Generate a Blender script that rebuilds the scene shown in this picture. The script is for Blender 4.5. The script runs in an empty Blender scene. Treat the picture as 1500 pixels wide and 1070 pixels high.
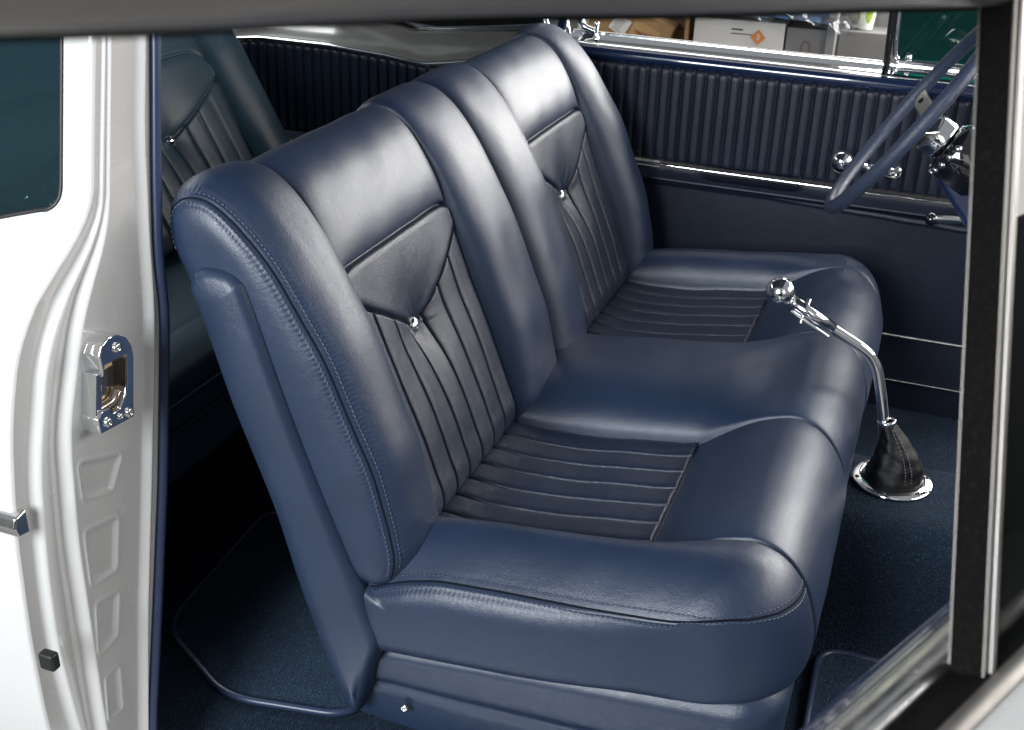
import bpy, bmesh, math, random
import numpy as np
from mathutils import Vector, Matrix
random.seed(7); rng = np.random.default_rng(7)
S = bpy.context.scene
COL = S.collection
R = math.radians

# ------------------------------------------------------------------ materials
def mat(name, color, rough=.5, metal=0., spec=.5, coat=0., bump=None, alpha=None, **kw):
    m = bpy.data.materials.new(name); m.use_nodes = True
    nt = m.node_tree; b = nt.nodes['Principled BSDF']
    b.inputs['Base Color'].default_value = (*color, 1); b.inputs['Roughness'].default_value = rough
    b.inputs['Metallic'].default_value = metal; b.inputs['Specular IOR Level'].default_value = spec
    b.inputs['Coat Weight'].default_value = coat
    for k, v in kw.items(): b.inputs[k].default_value = v
    return m
def N(m, t, **kw):
    n = m.node_tree.nodes.new(t)
    for k, v in kw.items():
        if k in n.inputs: n.inputs[k].default_value = v
        else: setattr(n, k, v)
    return n
def L(m, a, b): m.node_tree.links.new(a, b)
def ramp(m, fac, stops):
    r = N(m, 'ShaderNodeValToRGB'); e = r.color_ramp.elements
    while len(e) < len(stops): e.new(.5)
    for i, (p, c) in enumerate(stops): e[i].position = p; e[i].color = (*c, 1) if len(c) == 3 else c
    L(m, fac, r.inputs[0]); return r

def leather(name, color, rough=.36, grain=.5, scale=420, spec=.5, var=.08, wr=.05):
    m = mat(name, color, rough, spec=spec); b = m.node_tree.nodes['Principled BSDF']
    tc = N(m, 'ShaderNodeTexCoord')
    no = N(m, 'ShaderNodeTexNoise', Scale=60., Detail=3.); L(m, tc.outputs['Object'], no.inputs['Vector'])
    mx = N(m, 'ShaderNodeMixRGB'); mx.inputs[0].default_value = .012
    L(m, tc.outputs['Object'], mx.inputs[1]); L(m, no.outputs['Color'], mx.inputs[2])
    vo = N(m, 'ShaderNodeTexVoronoi', Scale=float(scale)); vo.feature = 'DISTANCE_TO_EDGE'
    L(m, mx.outputs[0], vo.inputs['Vector'])
    rp = ramp(m, vo.outputs['Distance'], [(0, (0, 0, 0)), (.25, (1, 1, 1))])
    n2 = N(m, 'ShaderNodeTexNoise', Scale=1100., Detail=2.); L(m, tc.outputs['Object'], n2.inputs['Vector'])
    # soft wrinkles, stretched
    mp = N(m, 'ShaderNodeMapping'); mp.inputs['Scale'].default_value = (22, 40, 26)
    mp.inputs['Rotation'].default_value = (0, .5, .35)
    L(m, tc.outputs['Object'], mp.inputs['Vector'])
    n3 = N(m, 'ShaderNodeTexNoise', Scale=1., Detail=5., Distortion=1.2); L(m, mp.outputs[0], n3.inputs['Vector'])
    b1 = N(m, 'ShaderNodeBump', Strength=grain, Distance=.0006); L(m, rp.outputs[0], b1.inputs['Height'])
    b2 = N(m, 'ShaderNodeBump', Strength=.25*grain, Distance=.0006); L(m, n2.outputs[0], b2.inputs['Height']); L(m, b1.outputs[0], b2.inputs['Normal'])
    b3 = N(m, 'ShaderNodeBump', Strength=wr, Distance=.003); L(m, n3.outputs[0], b3.inputs['Height']); L(m, b2.outputs[0], b3.inputs['Normal'])
    n5 = N(m, 'ShaderNodeTexNoise', Scale=48., Detail=3., Roughness=.6); L(m, tc.outputs['Object'], n5.inputs['Vector'])
    b4 = N(m, 'ShaderNodeBump', Strength=.16, Distance=.0022); L(m, n5.outputs[0], b4.inputs['Height']); L(m, b3.outputs[0], b4.inputs['Normal'])
    L(m, b4.outputs[0], b.inputs['Normal'])
    n4 = N(m, 'ShaderNodeTexNoise', Scale=9., Detail=4.); L(m, tc.outputs['Object'], n4.inputs['Vector'])
    rr = ramp(m, n4.outputs[0], [(.3, (rough-.015,)*3), (.7, (rough+.02,)*3)]); L(m, rr.outputs[0], b.inputs['Roughness'])
    c = ramp(m, n4.outputs[0], [(.3, tuple(x*(1-var) for x in color)), (.7, tuple(x*(1+var) for x in color))])
    L(m, c.outputs[0], b.inputs['Base Color'])
    return m
NAVY = (.0128, .0245, .0545)
M = {}
M['leather'] = leather('navy leather', NAVY, .40, .20, 470, spec=.62, var=.10, wr=.08)
M['leather_grain'] = leather('grained navy leather', (.0090, .0170, .0380), .39, .36, 420, spec=.62, var=.05)
M['vinyl'] = leather('navy trim vinyl', (.0055, .009, .021), .42, .2, 500, spec=.4)
M['vinyl_dark'] = leather('dark navy trim', (.008, .012, .026), .5, .3, 500)
M['rear_leather_lit'] = leather('rear navy leather with painted light', (.026, .054, .080), .42, .12, 520)  # colour raised above the front leather, painting in light the rear lacks
M['boot'] = leather('black leather', (.003, .003, .004), .42, .3, 420, wr=.02, spec=.3)
M['thread'] = mat('navy thread', (.030, .048, .088), .4, spec=.6)
M['chrome'] = mat('chrome', (.82, .83, .84), .05, 1.)
M['chrome_soft'] = mat('brushed bright metal', (.72, .71, .69), .2, 1.)
M['white'] = mat('white body paint', (.57, .56, .54), .22, coat=.7, spec=.5)
M['grey_paint'] = mat('silver grey paint', (.24, .24, .22), .2, .5, coat=.8)
M['felt'] = mat('black channel felt', (.005, .0045, .004), .95, spec=.08)
M['rubber'] = mat('black rubber', (.01, .01, .01), .5)
M['black_gloss'] = mat('black gloss', (.006, .006, .008), .08, coat=1.)
M['navy_gloss'] = mat('navy gloss paint', (.008, .016, .05), .12, coat=1.)
M['edge'] = mat('dull bright edge', (.20, .185, .17), .35, .9)
M['bar'] = mat('dark satin metal', (.34, .32, .30), .40, .9)
M['rimleather'] = leather('steering rim leather', (.034, .046, .078), .36, .4, 330)
M['piping'] = mat('navy piping', (.022, .034, .075), .35)

def add_noise_rough(m, lo, hi, scale=30, bump=0., bscale=600):
    b = m.node_tree.nodes['Principled BSDF']; tc = N(m, 'ShaderNodeTexCoord')
    n = N(m, 'ShaderNodeTexNoise', Scale=float(scale), Detail=5.); L(m, tc.outputs['Object'], n.inputs['Vector'])
    r = ramp(m, n.outputs[0], [(.35, (lo,)*3), (.7, (hi,)*3)]); L(m, r.outputs[0], b.inputs['Roughness'])
    if bump:
        n2 = N(m, 'ShaderNodeTexNoise', Scale=float(bscale), Detail=2.); L(m, tc.outputs['Object'], n2.inputs['Vector'])
        bb = N(m, 'ShaderNodeBump', Strength=bump, Distance=.001); L(m, n2.outputs[0], bb.inputs['Height']); L(m, bb.outputs[0], b.inputs['Normal'])
add_noise_rough(M['white'], .2, .3, 12, .05, 500)
add_noise_rough(M['bar'], .36, .46, 40)
add_noise_rough(M['felt'], .9, 1., 40, 1., 900)
def flecks(m, a, b_, scale, lo, hi):
    b = m.node_tree.nodes['Principled BSDF']; tc = N(m, 'ShaderNodeTexCoord'); n = N(m, 'ShaderNodeTexNoise', Scale=float(scale), Detail=6., Roughness=.7)
    L(m, tc.outputs['Object'], n.inputs['Vector']); r = ramp(m, n.outputs[0], [(lo, a), (hi, b_)]); L(m, r.outputs[0], b.inputs['Base Color'])
flecks(M['felt'], (.003, .003, .003), (.014, .010, .008), 420, .5, .8)
flecks(M['white'], (.57, .56, .54), (.42, .39, .34), 120, .72, .82)
flecks(M['grey_paint'], (.24, .24, .22), (.16, .16, .15), 8, .4, .8)
add_noise_rough(M['chrome'], .03, .09, 60)
add_noise_rough(M['chrome_soft'], .15, .28, 60)

def carpet(name, c1, c2):
    m = mat(name, c1, .95, spec=.2); b = m.node_tree.nodes['Principled BSDF']
    tc = N(m, 'ShaderNodeTexCoord')
    v = N(m, 'ShaderNodeTexVoronoi', Scale=480.); L(m, tc.outputs['Object'], v.inputs['Vector'])
    n = N(m, 'ShaderNodeTexNoise', Scale=500., Detail=3.); L(m, tc.outputs['Object'], n.inputs['Vector'])
    mx = N(m, 'ShaderNodeMixRGB'); mx.blend_type = 'MULTIPLY'; mx.inputs[0].default_value = .8
    L(m, v.outputs['Distance'], mx.inputs[1]); L(m, n.outputs[0], mx.inputs[2])
    r = ramp(m, v.outputs['Color'], [(0, c1), (.75, c2), (1, tuple(min(1, x*2.2) for x in c2))]); L(m, r.outputs[0], b.inputs['Base Color'])
    bb = N(m, 'ShaderNodeBump', Strength=1., Distance=.004); L(m, v.outputs['Distance'], bb.inputs['Height']); L(m, bb.outputs[0], b.inputs['Normal'])
    return m
M['carpet'] = carpet('navy loop carpet', (.006, .011, .022), (.018, .036, .062))
M['mat'] = carpet('navy mat pile', (.014, .026, .05), (.038, .068, .11))

def glass(name, tint, dens, rough=.02, ior=1.45):
    m = bpy.data.materials.new(name); m.use_nodes = True; nt = m.node_tree
    for n in list(nt.nodes): nt.nodes.remove(n)
    o = N(m, 'ShaderNodeOutputMaterial'); tr = N(m, 'ShaderNodeBsdfTransparent'); tr.inputs[0].default_value = (*tint, 1)
    gl = N(m, 'ShaderNodeBsdfGlossy'); gl.inputs['Roughness'].default_value = rough
    df = N(m, 'ShaderNodeBsdfDiffuse'); df.inputs[0].default_value = (*[x*.25 for x in tint], 1)
    a = N(m, 'ShaderNodeMixShader'); a.inputs[0].default_value = dens
    L(m, tr.outputs[0], a.inputs[1]); L(m, df.outputs[0], a.inputs[2])
    f = N(m, 'ShaderNodeFresnel', IOR=1.45); s = N(m, 'ShaderNodeMixShader')
    f.inputs['IOR'].default_value = ior; L(m, f.outputs[0], s.inputs[0]); L(m, a.outputs[0], s.inputs[1]); L(m, gl.outputs[0], s.inputs[2])
    L(m, s.outputs[0], o.inputs[0]); return m
M['glass_green'] = glass('green tinted vent glass', (.03, .19, .165), .5)
M['glass_dark'] = glass('dusty dark tinted glass', (.06, .13, .155), .6, .12, 1.15)
M['glass_clear'] = glass('clear tinted glass', (.84, .97, .92), .03, ior=1.3)
M['film'] = glass('crumpled clear film', (.8, .84, .88), .12, .12)

def noisecol(name, c, amp=.15, scale=6, rough=.8, bump=.2, bs=80):
    m = mat(name, c, rough); b = m.node_tree.nodes['Principled BSDF']; tc = N(m, 'ShaderNodeTexCoord')
    n = N(m, 'ShaderNodeTexNoise', Scale=float(scale), Detail=6.); L(m, tc.outputs['Object'], n.inputs['Vector'])
    r = ramp(m, n.outputs[0], [(.3, tuple(x*(1-amp) for x in c)), (.7, tuple(x*(1+amp) for x in c))]); L(m, r.outputs[0], b.inputs['Base Color'])
    n2 = N(m, 'ShaderNodeTexNoise', Scale=float(bs), Detail=3.); L(m, tc.outputs['Object'], n2.inputs['Vector'])
    bb = N(m, 'ShaderNodeBump', Strength=bump, Distance=.002); L(m, n2.outputs[0], bb.inputs['Height']); L(m, bb.outputs[0], b.inputs['Normal'])
    return m
M['cardboard'] = noisecol('brown cardboard', (.36, .22, .10))
M['cardboard_dark'] = noisecol('dark cardboard', (.12, .065, .035))
M['white_card'] = noisecol('white cardboard', (.62, .60, .56), .05)
M['grey_card'] = noisecol('grey carton', (.17, .17, .17), .1)
M['wall'] = noisecol('grey workshop wall', (.20, .19, .185), .1, 3)
M['wall_light'] = noisecol('pale wall', (.55, .58, .5), .05, 3)
M['cabinet'] = noisecol('grey cabinet', (.17, .165, .16), .08, 4)
M['concrete'] = noisecol('workshop floor', (.22, .21, .2), .15, 4)
M['orange'] = mat('orange print', (.62, .22, .06), .6)
M['ink'] = mat('dark print', (.04, .035, .035), .6)
M['ink_grey'] = mat('grey print', (.3, .3, .3), .6)
M['label'] = mat('white label', (.75, .74, .70), .5)
M['cup'] = mat('white paper cup', (.75, .78, .68), .5)
M['cup_green'] = mat('green cup print', (.30, .42, .06), .5)
M['blue_bag'] = mat('blue plastic', (.03, .06, .11), .25)
M['headliner'] = noisecol('headliner', (.10, .12, .16), .05)
M['brass'] = mat('yellowed zinc', (.55, .46, .36), .22, 1.)
M['dark'] = mat('dark frame and painted cavity shade', (.004, .006, .012), .9, spec=.15)  # near black: frame colour, and painted shade for seam, spoke holes and pocket

# ------------------------------------------------------------------ object helpers
def setp(o, label=None, cat=None, group=None, kind=None):
    if label: o['label'] = label
    if cat: o['category'] = cat
    if group: o['group'] = group
    if kind: o['kind'] = kind
    return o
def thing(name, label, cat, loc=(0, 0, 0), group=None):
    o = bpy.data.objects.new(name, None); o.location = loc; o.empty_display_size = .05
    COL.objects.link(o); return setp(o, label, cat, group)
def link(name, me, m, parent=None, smooth=True):
    o = bpy.data.objects.new(name, me); COL.objects.link(o)
    if m is not None:
        for mm in (m if isinstance(m, (list, tuple)) else [m]): me.materials.append(mm)
    if smooth: me.polygons.foreach_set('use_smooth', [True]*len(me.polygons))
    if parent is not None:
        o.parent = parent
        # geometry is given in world space: cancel the parents' offset
        off = Vector((0, 0, 0)); p = parent
        while p is not None: off += Vector(p.location); p = p.parent
        o.location = -off
    return o
def grid_mesh(name, P, m, parent=None, closeJ=False, flip=False, matidx=None):
    nI, nJ = P.shape[:2]; me = bpy.data.meshes.new(name)
    idx = np.arange(nI*nJ).reshape(nI, nJ)
    if closeJ: idx = np.concatenate([idx, idx[:, :1]], 1)
    a, b, c, d = idx[:-1, :-1], idx[1:, :-1], idx[1:, 1:], idx[:-1, 1:]
    q = np.stack([a, b, c, d] if not flip else [d, c, b, a], -1).reshape(-1, 4)
    me.vertices.add(nI*nJ); me.vertices.foreach_set('co', P.reshape(-1).astype('f'))
    me.loops.add(q.size); me.loops.foreach_set('vertex_index', q.reshape(-1).astype('i'))
    me.polygons.add(len(q)); me.polygons.foreach_set('loop_start', np.arange(0, q.size, 4, dtype='i'))
    me.polygons.foreach_set('loop_total', np.full(len(q), 4, 'i'))
    o = link(name, me, m, parent)
    if matidx is not None: me.polygons.foreach_set('material_index', matidx.reshape(-1).astype('i'))
    me.update(); me.validate(); return o
def bmobj(name, bm, m, parent=None, smooth=True, bevel=0, seg=3, sub=0):
    bmesh.ops.recalc_face_normals(bm, faces=bm.faces[:])
    me = bpy.data.meshes.new(name); bm.to_mesh(me); bm.free()
    o = link(name, me, m, parent, smooth)
    if bevel:
        md = o.modifiers.new('bevel', 'BEVEL'); md.width = bevel; md.segments = seg; md.limit_method = 'ANGLE'; md.angle_limit = R(35)
    if sub:
        md = o.modifiers.new('sub', 'SUBSURF'); md.levels = md.render_levels = sub
    if smooth and not sub:
        md = o.modifiers.new('wn', 'WEIGHTED_NORMAL'); md.keep_sharp = True
    return o
def box(bm, c, s, rot=None):
    r = bmesh.ops.create_cube(bm, size=1.); vs = r['verts']
    for v in vs:
        v.co = Vector((v.co.x*s[0], v.co.y*s[1], v.co.z*s[2]))
        if rot is not None: v.co = rot @ v.co
        v.co += Vector(c)
    return vs
def prism(bm, pts, axis, a, b):
    """extrude 2D polygon along an axis; pts in the two other axes in xyz order"""
    def mk(p, t):
        return Vector((t, p[0], p[1])) if axis == 0 else (Vector((p[0], t, p[1])) if axis == 1 else Vector((p[0], p[1], t)))
    A = [bm.verts.new(mk(p, a)) for p in pts]; B = [bm.verts.new(mk(p, b)) for p in pts]
    bm.faces.new(A); bm.faces.new(B[::-1]); n = len(pts)
    for i in range(n): bm.faces.new((A[i], B[i], B[(i+1) % n], A[(i+1) % n]))
def smoothpath(pts, n=12):
    P = [Vector(p) for p in pts]
    if len(P) < 3: return P
    out = []
    for i in range(len(P)-1):
        p0 = P[max(i-1, 0)]; p1 = P[i]; p2 = P[i+1]; p3 = P[min(i+2, len(P)-1)]
        for k in range(n):
            t = k/n
            out.append(.5*((2*p1)+(p2-p0)*t+(2*p0-5*p1+4*p2-p3)*t*t+(3*p1-p0-3*p2+p3)*t**3))
    out.append(P[-1]); return out
def tube(bm, pts, r, seg=12, closed=False, caps=True, flat=None, up=None):
    pts = [Vector(p) for p in pts]; n = len(pts); rings = []
    nrm = None
    for i, p in enumerate(pts):
        t = (pts[(i+1) % n]-pts[i-1]) if closed else (pts[min(i+1, n-1)]-pts[max(i-1, 0)])
        t.normalize()
        if nrm is None:
            nrm = t.orthogonal().normalized() if up is None else (Vector(up)-t*Vector(up).dot(t)).normalized()
        else: nrm = (nrm-t*nrm.dot(t)).normalized()
        bn = t.cross(nrm); rr = r[i] if isinstance(r, (list, tuple)) else r
        fx = flat or (1, 1)
        rings.append([bm.verts.new(p+(nrm*math.cos(2*math.pi*k/seg)*fx[0]+bn*math.sin(2*math.pi*k/seg)*fx[1])*rr) for k in range(seg)])
    m = n if closed else n-1
    for i in range(m):
        A, B = rings[i], rings[(i+1) % n]
        for k in range(seg): bm.faces.new((A[k], A[(k+1) % seg], B[(k+1) % seg], B[k]))
    if caps and not closed:
        bm.faces.new(rings[0][::-1]); bm.faces.new(rings[-1])
def lathe(bm, prof, c, axis, seg=32):
    """prof: list of (r, h) along the axis"""
    ax = Vector(axis).normalized(); u = ax.orthogonal().normalized(); w = ax.cross(u); c = Vector(c); rings = []
    for r, h in prof:
        if r < 1e-6: rings.append([bm.verts.new(c+ax*h)]); continue
        rings.append([bm.verts.new(c+ax*h+(u*math.cos(2*math.pi*k/seg)+w*math.sin(2*math.pi*k/seg))*r) for k in range(seg)])
    for A, B in zip(rings[:-1], rings[1:]):
        for k in range(seg):
            k2 = (k+1) % seg
            if len(A) == 1 and len(B) == 1: continue
            if len(A) == 1: bm.faces.new((A[0], B[k2], B[k]))
            elif len(B) == 1: bm.faces.new((A[k], A[k2], B[0]))
            else: bm.faces.new((A[k], A[k2], B[k2], B[k]))
def T(name, pts, r, m, parent=None, sm=12, **kw):
    bm = bmesh.new(); tube(bm, smoothpath(pts, sm) if sm else pts, r, **kw)
    return bmobj(name, bm, m, parent)
def screw(name, c, axis, r, m, parent, slot=True):
    bm = bmesh.new(); lathe(bm, [(0, -.001), (r, -.001), (r, r*.25), (r*.8, r*.5), (r*.45, r*.6), (r*.4, r*.3), (0, r*.3)], c, axis, 24)
    return bmobj(name, bm, m, parent)

# ------------------------------------------------------------------ upholstery maths
W, A0, B0 = 1.308, .133, .482          # bench width, insert edges
YC = (A0+B0)/2
def catmull(P, n):
    P = np.array(P, float); out = []
    for i in range(len(P)-1):
        p0, p1, p2, p3 = P[max(i-1, 0)], P[i], P[i+1], P[min(i+2, len(P)-1)]
        t = np.linspace(0, 1, n, endpoint=False)[:, None]
        out.append(.5*((2*p1)+(p2-p0)*t+(2*p0-5*p1+4*p2-p3)*t*t+(3*p1-p0-3*p2+p3)*t**3))
    out.append(P[-1:]); return np.concatenate(out)
def resample(C, step_fn):
    d = np.r_[0, np.cumsum(np.linalg.norm(np.diff(C, axis=0), axis=1))]
    s = [0.]
    while s[-1] < d[-1]: s.append(s[-1]+step_fn(s[-1]))
    s = np.array(s[:-1]+[d[-1]])
    return np.stack([np.interp(s, d, C[:, k]) for k in range(C.shape[1])], 1), s
def sinterp(x, xp, fp, w=.03):
    acc = 0; ks = np.linspace(-1, 1, 9)
    wt = (1-ks**2)+.05; wt = wt/wt.sum()
    for k, q in zip(ks, wt): acc = acc+q*np.interp(x+k*w, xp, fp)
    return acc
def ss(a, b, x):
    t = np.clip((x-a)/(b-a), 0, 1); return t*t*(3-2*t)
def dome(t, p=2.6, q=.6): return np.clip(1-np.abs(2*t-1)**p, 0, 1)**q
def groove(d, w, dep): return -dep*np.exp(-(d/w)**2)

def bolster(y, mode):
    """0..1 height over the base, y folded so both halves match"""
    yf = np.minimum(y, W-y)
    h = np.zeros_like(y)
    o = yf < A0
    t = np.clip((A0-yf)/A0, 0, 1)
    ho = np.where(t < .5, np.sqrt(np.clip(1-(1-t/.5)**2, 0, 1)), 1-.12*((t-.5)/.5)**2)
    h = np.where(o, ho, h)
    mid = yf > B0
    if mode == 'back':
        t2 = (yf-B0)/(W/2-B0)
        hm = dome(np.clip(t2, 0, 1), 3.8, .6)*.86
        hm = np.maximum(hm, .34*ss(0, .7, t2))
    else:
        t2 = (yf-B0)/(W-2*B0)
        hm = dome(np.clip(t2, 0, 1), 2.6, .55)
    return np.where(mid, hm, h)
def seam_groove(y, extra=()):
    yf = np.minimum(y, W-y)
    g = groove(yf-A0, .0028, .006)+groove(yf-B0, .0028, .006)
    return g

def ycoords(W_, fine):
    ys = [0.]
    while ys[-1] < W_/2:
        y = ys[-1]
        st = .004
        for (lo, hi, s) in fine:
            if lo-st < y < hi: st = min(st, s)
        ys.append(y+st)
    ys = np.array(ys); ys = ys*(W_/2/ys[-1])
    return np.r_[ys, (W_-ys[::-1])[1:]]
YS = ycoords(W, [(0, .022, .0011), (.12, .50, .00125), (.62, .66, .002)])

def flute(y, n=7, amp=.0036, w=.0015, dep=.0085):
    """vertical flutes in the insert, y measured folded"""
    yf = np.minimum(y, W-y); u = (yf-A0)/(B0-A0)*n
    f = u-np.floor(u); d = np.minimum(f, 1-f)*(B0-A0)/n
    body = amp*(1-np.abs(2*f-1)**5)
    inner = (u > .5) & (u < n-.5)
    return body+np.where(inner, groove(d, w, dep), 0)

def normals2d(C):
    t = np.gradient(C, axis=0); t /= np.linalg.norm(t, axis=1)[:, None]+1e-12
    return np.stack([t[:, 1], -t[:, 0]], 1)      # right-hand normal

PITCH = .0068
class Pillow:
    """a profile swept across y and closed by cushioned side faces; side(q) in [-1,0) continues past y=0"""
    def __init__(s, ys, XZ, med, bulge, sarr=None, lo=0, hi=0, fade=None):
        s.ys, s.XZ, s.med, s.bulge = ys, XZ, med, bulge     # XZ [nI,nJ,2]
        k = np.concatenate([1-np.linspace(0, .24, 22)[1:], np.linspace(.76, 0, 18)[1:]])
        s.k = k
        W_ = ys[-1]
        def cap(edge, sgn, y0):
            out = []; L_ = np.linalg.norm(edge-s.med, axis=1)
            for kk in k:
                xz = s.med+(edge-s.med)*kk; y = np.full((len(xz), 1), y0+sgn*bulge*(1-kk**5))
                if fade: y[:, 0] = y0+sgn*bulge*(1-kk**5)*(1-ss(fade[0], fade[1], xz[:, 0]))
                if sarr is not None:
                    d = (1-kk)*L_; cy = .5+.5*np.cos(2*math.pi*sarr/PITCH); mk = ss(lo-.02, lo, sarr)*(1-ss(hi-.02, hi, sarr))
                    y[:, 0] += sgn*mk*(-.0005*np.exp(-((d-.008)/.0022)**2)*cy+.00015*np.exp(-((d-.012)/.003)**2)*(1-cy)+.0012*np.exp(-((d-.0032)/.002)**2))
                out.append(np.concatenate([xz[:, :1], y, xz[:, 1:]], 1))
            return out
        near = cap(XZ[0], -1, 0.)[::-1]; far = cap(XZ[-1], 1, W_)
        mid = [np.concatenate([XZ[i, :, :1], np.full((XZ.shape[1], 1), ys[i]), XZ[i, :, 1:]], 1) for i in range(len(ys))]
        s.P = np.array(near+mid+far); s.n0 = len(near)
    def at(s, y, j):
        """surface point at (y, fractional j); y<0 runs down the near side face by that distance"""
        j0 = int(np.clip(math.floor(j), 0, s.P.shape[1]-2)); fj = j-j0
        def row(i): return s.P[i, j0]*(1-fj)+s.P[i, j0+1]*fj
        if y >= 0:
            i = np.searchsorted(s.ys, y)-1; i = int(np.clip(i, 0, len(s.ys)-2)); f = (y-s.ys[i])/(s.ys[i+1]-s.ys[i])
            return row(s.n0+i)*(1-f)+row(s.n0+i+1)*f
        d = -y; i = s.n0; acc = 0
        while i > 0:
            a, b = row(i), row(i-1); l = np.linalg.norm(b-a)
            if acc+l > d: return a+(b-a)*((d-acc)/l)
            acc += l; i -= 1
        return row(0)

# ---- backrest
ORI = np.array([0., .34]); TD = np.array([-.354, .9353]); ND = np.array([.9353, .354])
def hv2xz(hv, ori=ORI, td=TD, nd=ND): return ori+hv[..., :1]*nd+hv[..., 1:]*td
back_ctrl = [(-.13, .02), (-.125, -.004), (-.09, -.014), (-.05, -.016), (-.014, -.008), (.0, .022), (0, .06), (0, .12), (0, .2), (0, .3), (0, .39), (-.004, .45),
             (-.018, .507), (-.042, .545), (-.075, .560), (-.108, .55), (-.128, .515), (-.134, .46), (-.134, .3), (-.132, .1), (-.13, .02)]
cb = catmull(back_ctrl, 24)
cb, sb = resample(cb, lambda s: .0014 if .08 < s < .78 else .006)
i0 = int(np.argmin(np.abs(cb[:, 1]-.1)+(cb[:, 0] < -.01)*9)); sb = sb-sb[i0]+.1      # s = v on the flat front
nb = -normals2d(cb)
if nb[i0, 0] < 0: nb = -nb
def back_height(Y, Sv):
    amp = sinterp(Sv, [-.10, -.05, 0, .05, .15, .32, .42, .5, .58, .64, .72, .8], [0, .004, .03, .048, .062, .056, .036, .022, .013, .010, .004, 0])
    H = amp*bolster(Y, 'back')
    front = ss(-.02, .01, Sv)*(1-ss(.70, .78, Sv))
    H = H+front*seam_groove(Y)*(1-.35*ss(.45, .6, Sv))
    yf = np.minimum(Y, W-Y)
    H = H+front*groove(yf-W/2, .004, .008)
    u = (yf-A0)/(B0-A0); ins = (u > 0) & (u < 1)
    # V patch over flutes
    vt, vs, vb = .3885, .345, .2464
    corner = .012*(np.abs(2*u-1)**16)
    top = vt-corner
    vline = vb+(vs-vb)*np.abs(2*u-1)**1.12
    fl = flute(Y)*(ss(-.02, .01, Sv))
    inside_patch = ins & (Sv < top) & (Sv > vline)
    below = ins & (Sv <= vline)
    dt = np.abs(Sv-top); dv = np.abs(Sv-vline)*.85
    edge = np.minimum(np.minimum(dt, dv), np.minimum(u, 1-u)*(B0-A0)+.004)
    patch = .0065*np.sqrt(np.clip(1-(1-np.clip(edge/.014, 0, 1))**2, 0, 1))
    H = H+np.where(inside_patch, patch, 0)+np.where(below, fl, 0)
    H = H+np.where(ins, groove(Sv-vline, .0026, .006)+groove(Sv-top, .003, .007), 0)
    # soft fill over the top panel, tucked in at the patch edge
    up = ins & (Sv >= top)
    H = H+np.where(up, .012*np.sqrt(np.clip(1-(1-np.clip((Sv-top)/.05, 0, 1))**2, 0, 1))*(1-ss(.5, .62, Sv))*np.clip(dome(np.clip(u, 0, 1), 6, .5), 0, 1), 0)
    # gentle hollow and button pull
    dx = (yf-YC); dz = Sv-vb
    r = np.sqrt(dx**2+dz**2)
    ang = np.arctan2(dz, dx)
    pull = -.024*np.exp(-r/.026)-.011*np.exp(-(r/.075)**2)
    crease = .0008*np.cos(9*ang+1.3*np.sin(3*ang))*np.exp(-((r-.028)/.02)**2)*(dz > -.01)
    H = H+np.where(ins, (pull+crease)*np.clip(np.minimum(u, 1-u)*8, 0, 1), 0)
    H = H+.0035*np.where(ins & (Sv < vline), np.sin(np.clip((Sv)/.25, 0, 1)*math.pi), 0)
    # slow irregularity of stuffed leather
    H = H+.0006*front*(np.sin(Y*23+Sv*17+1.)*np.sin(Sv*31-Y*9)+.6*np.sin(Y*61-Sv*40))
    return H
Yg, Sg = np.meshgrid(YS, sb, indexing='ij')
H = back_height(Yg, Sg)
# rounding into the side seam
yf = np.minimum(Yg, W-Yg)
front = ss(-.1, -.02, Sg)*(1-ss(.74, .84, Sg))
H = H-.020*np.clip(1-yf/.05, 0, 1)**2*(.5+.5*front)
H = H+front*.0010*np.exp(-((Yg-.0034)/.002)**2)
# puckers along the stitch row
cyc = .5+.5*np.cos(2*math.pi*Sg/PITCH)
H = H-front*.0009*np.exp(-((Yg-.008)/.0025)**2)*cyc+front*.0005*np.exp(-((Yg-.0125)/.003)**2)*(1-cyc)
HV = cb[None]+nb[None]*H[..., None]
XZ = hv2xz(HV)
medb = np.stack([np.full(len(cb), -.062), np.clip(cb[:, 1], .07, .47)], 1)
BK = Pillow(YS, XZ, hv2xz(medb), .015, sb, .01, .69)

seat = thing('front_bench_seat', 'front bench seat in navy leather with two buttoned fluted backrest panels, facing the gear lever', 'bench seat', (.2, .65, .05))
# grained leather where the inserts are
def insert_index(P_shape, n0, cond):
    nI, nJ = P_shape[:2]; idx = np.zeros((nI-1, nJ-1), int)
    idx[n0:n0+cond.shape[0]-1, :] = cond[:-1, :-1]; return idx
yf = np.minimum(Yg, W-Yg)
cond = ((yf > A0) & (yf < B0) & (Sg < .3885) & (Sg > -.03)).astype(int)
backrest = grid_mesh('backrest', BK.P, [M['leather'], M['leather_grain']], seat, matidx=insert_index(BK.P.shape, BK.n0, cond))

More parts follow.
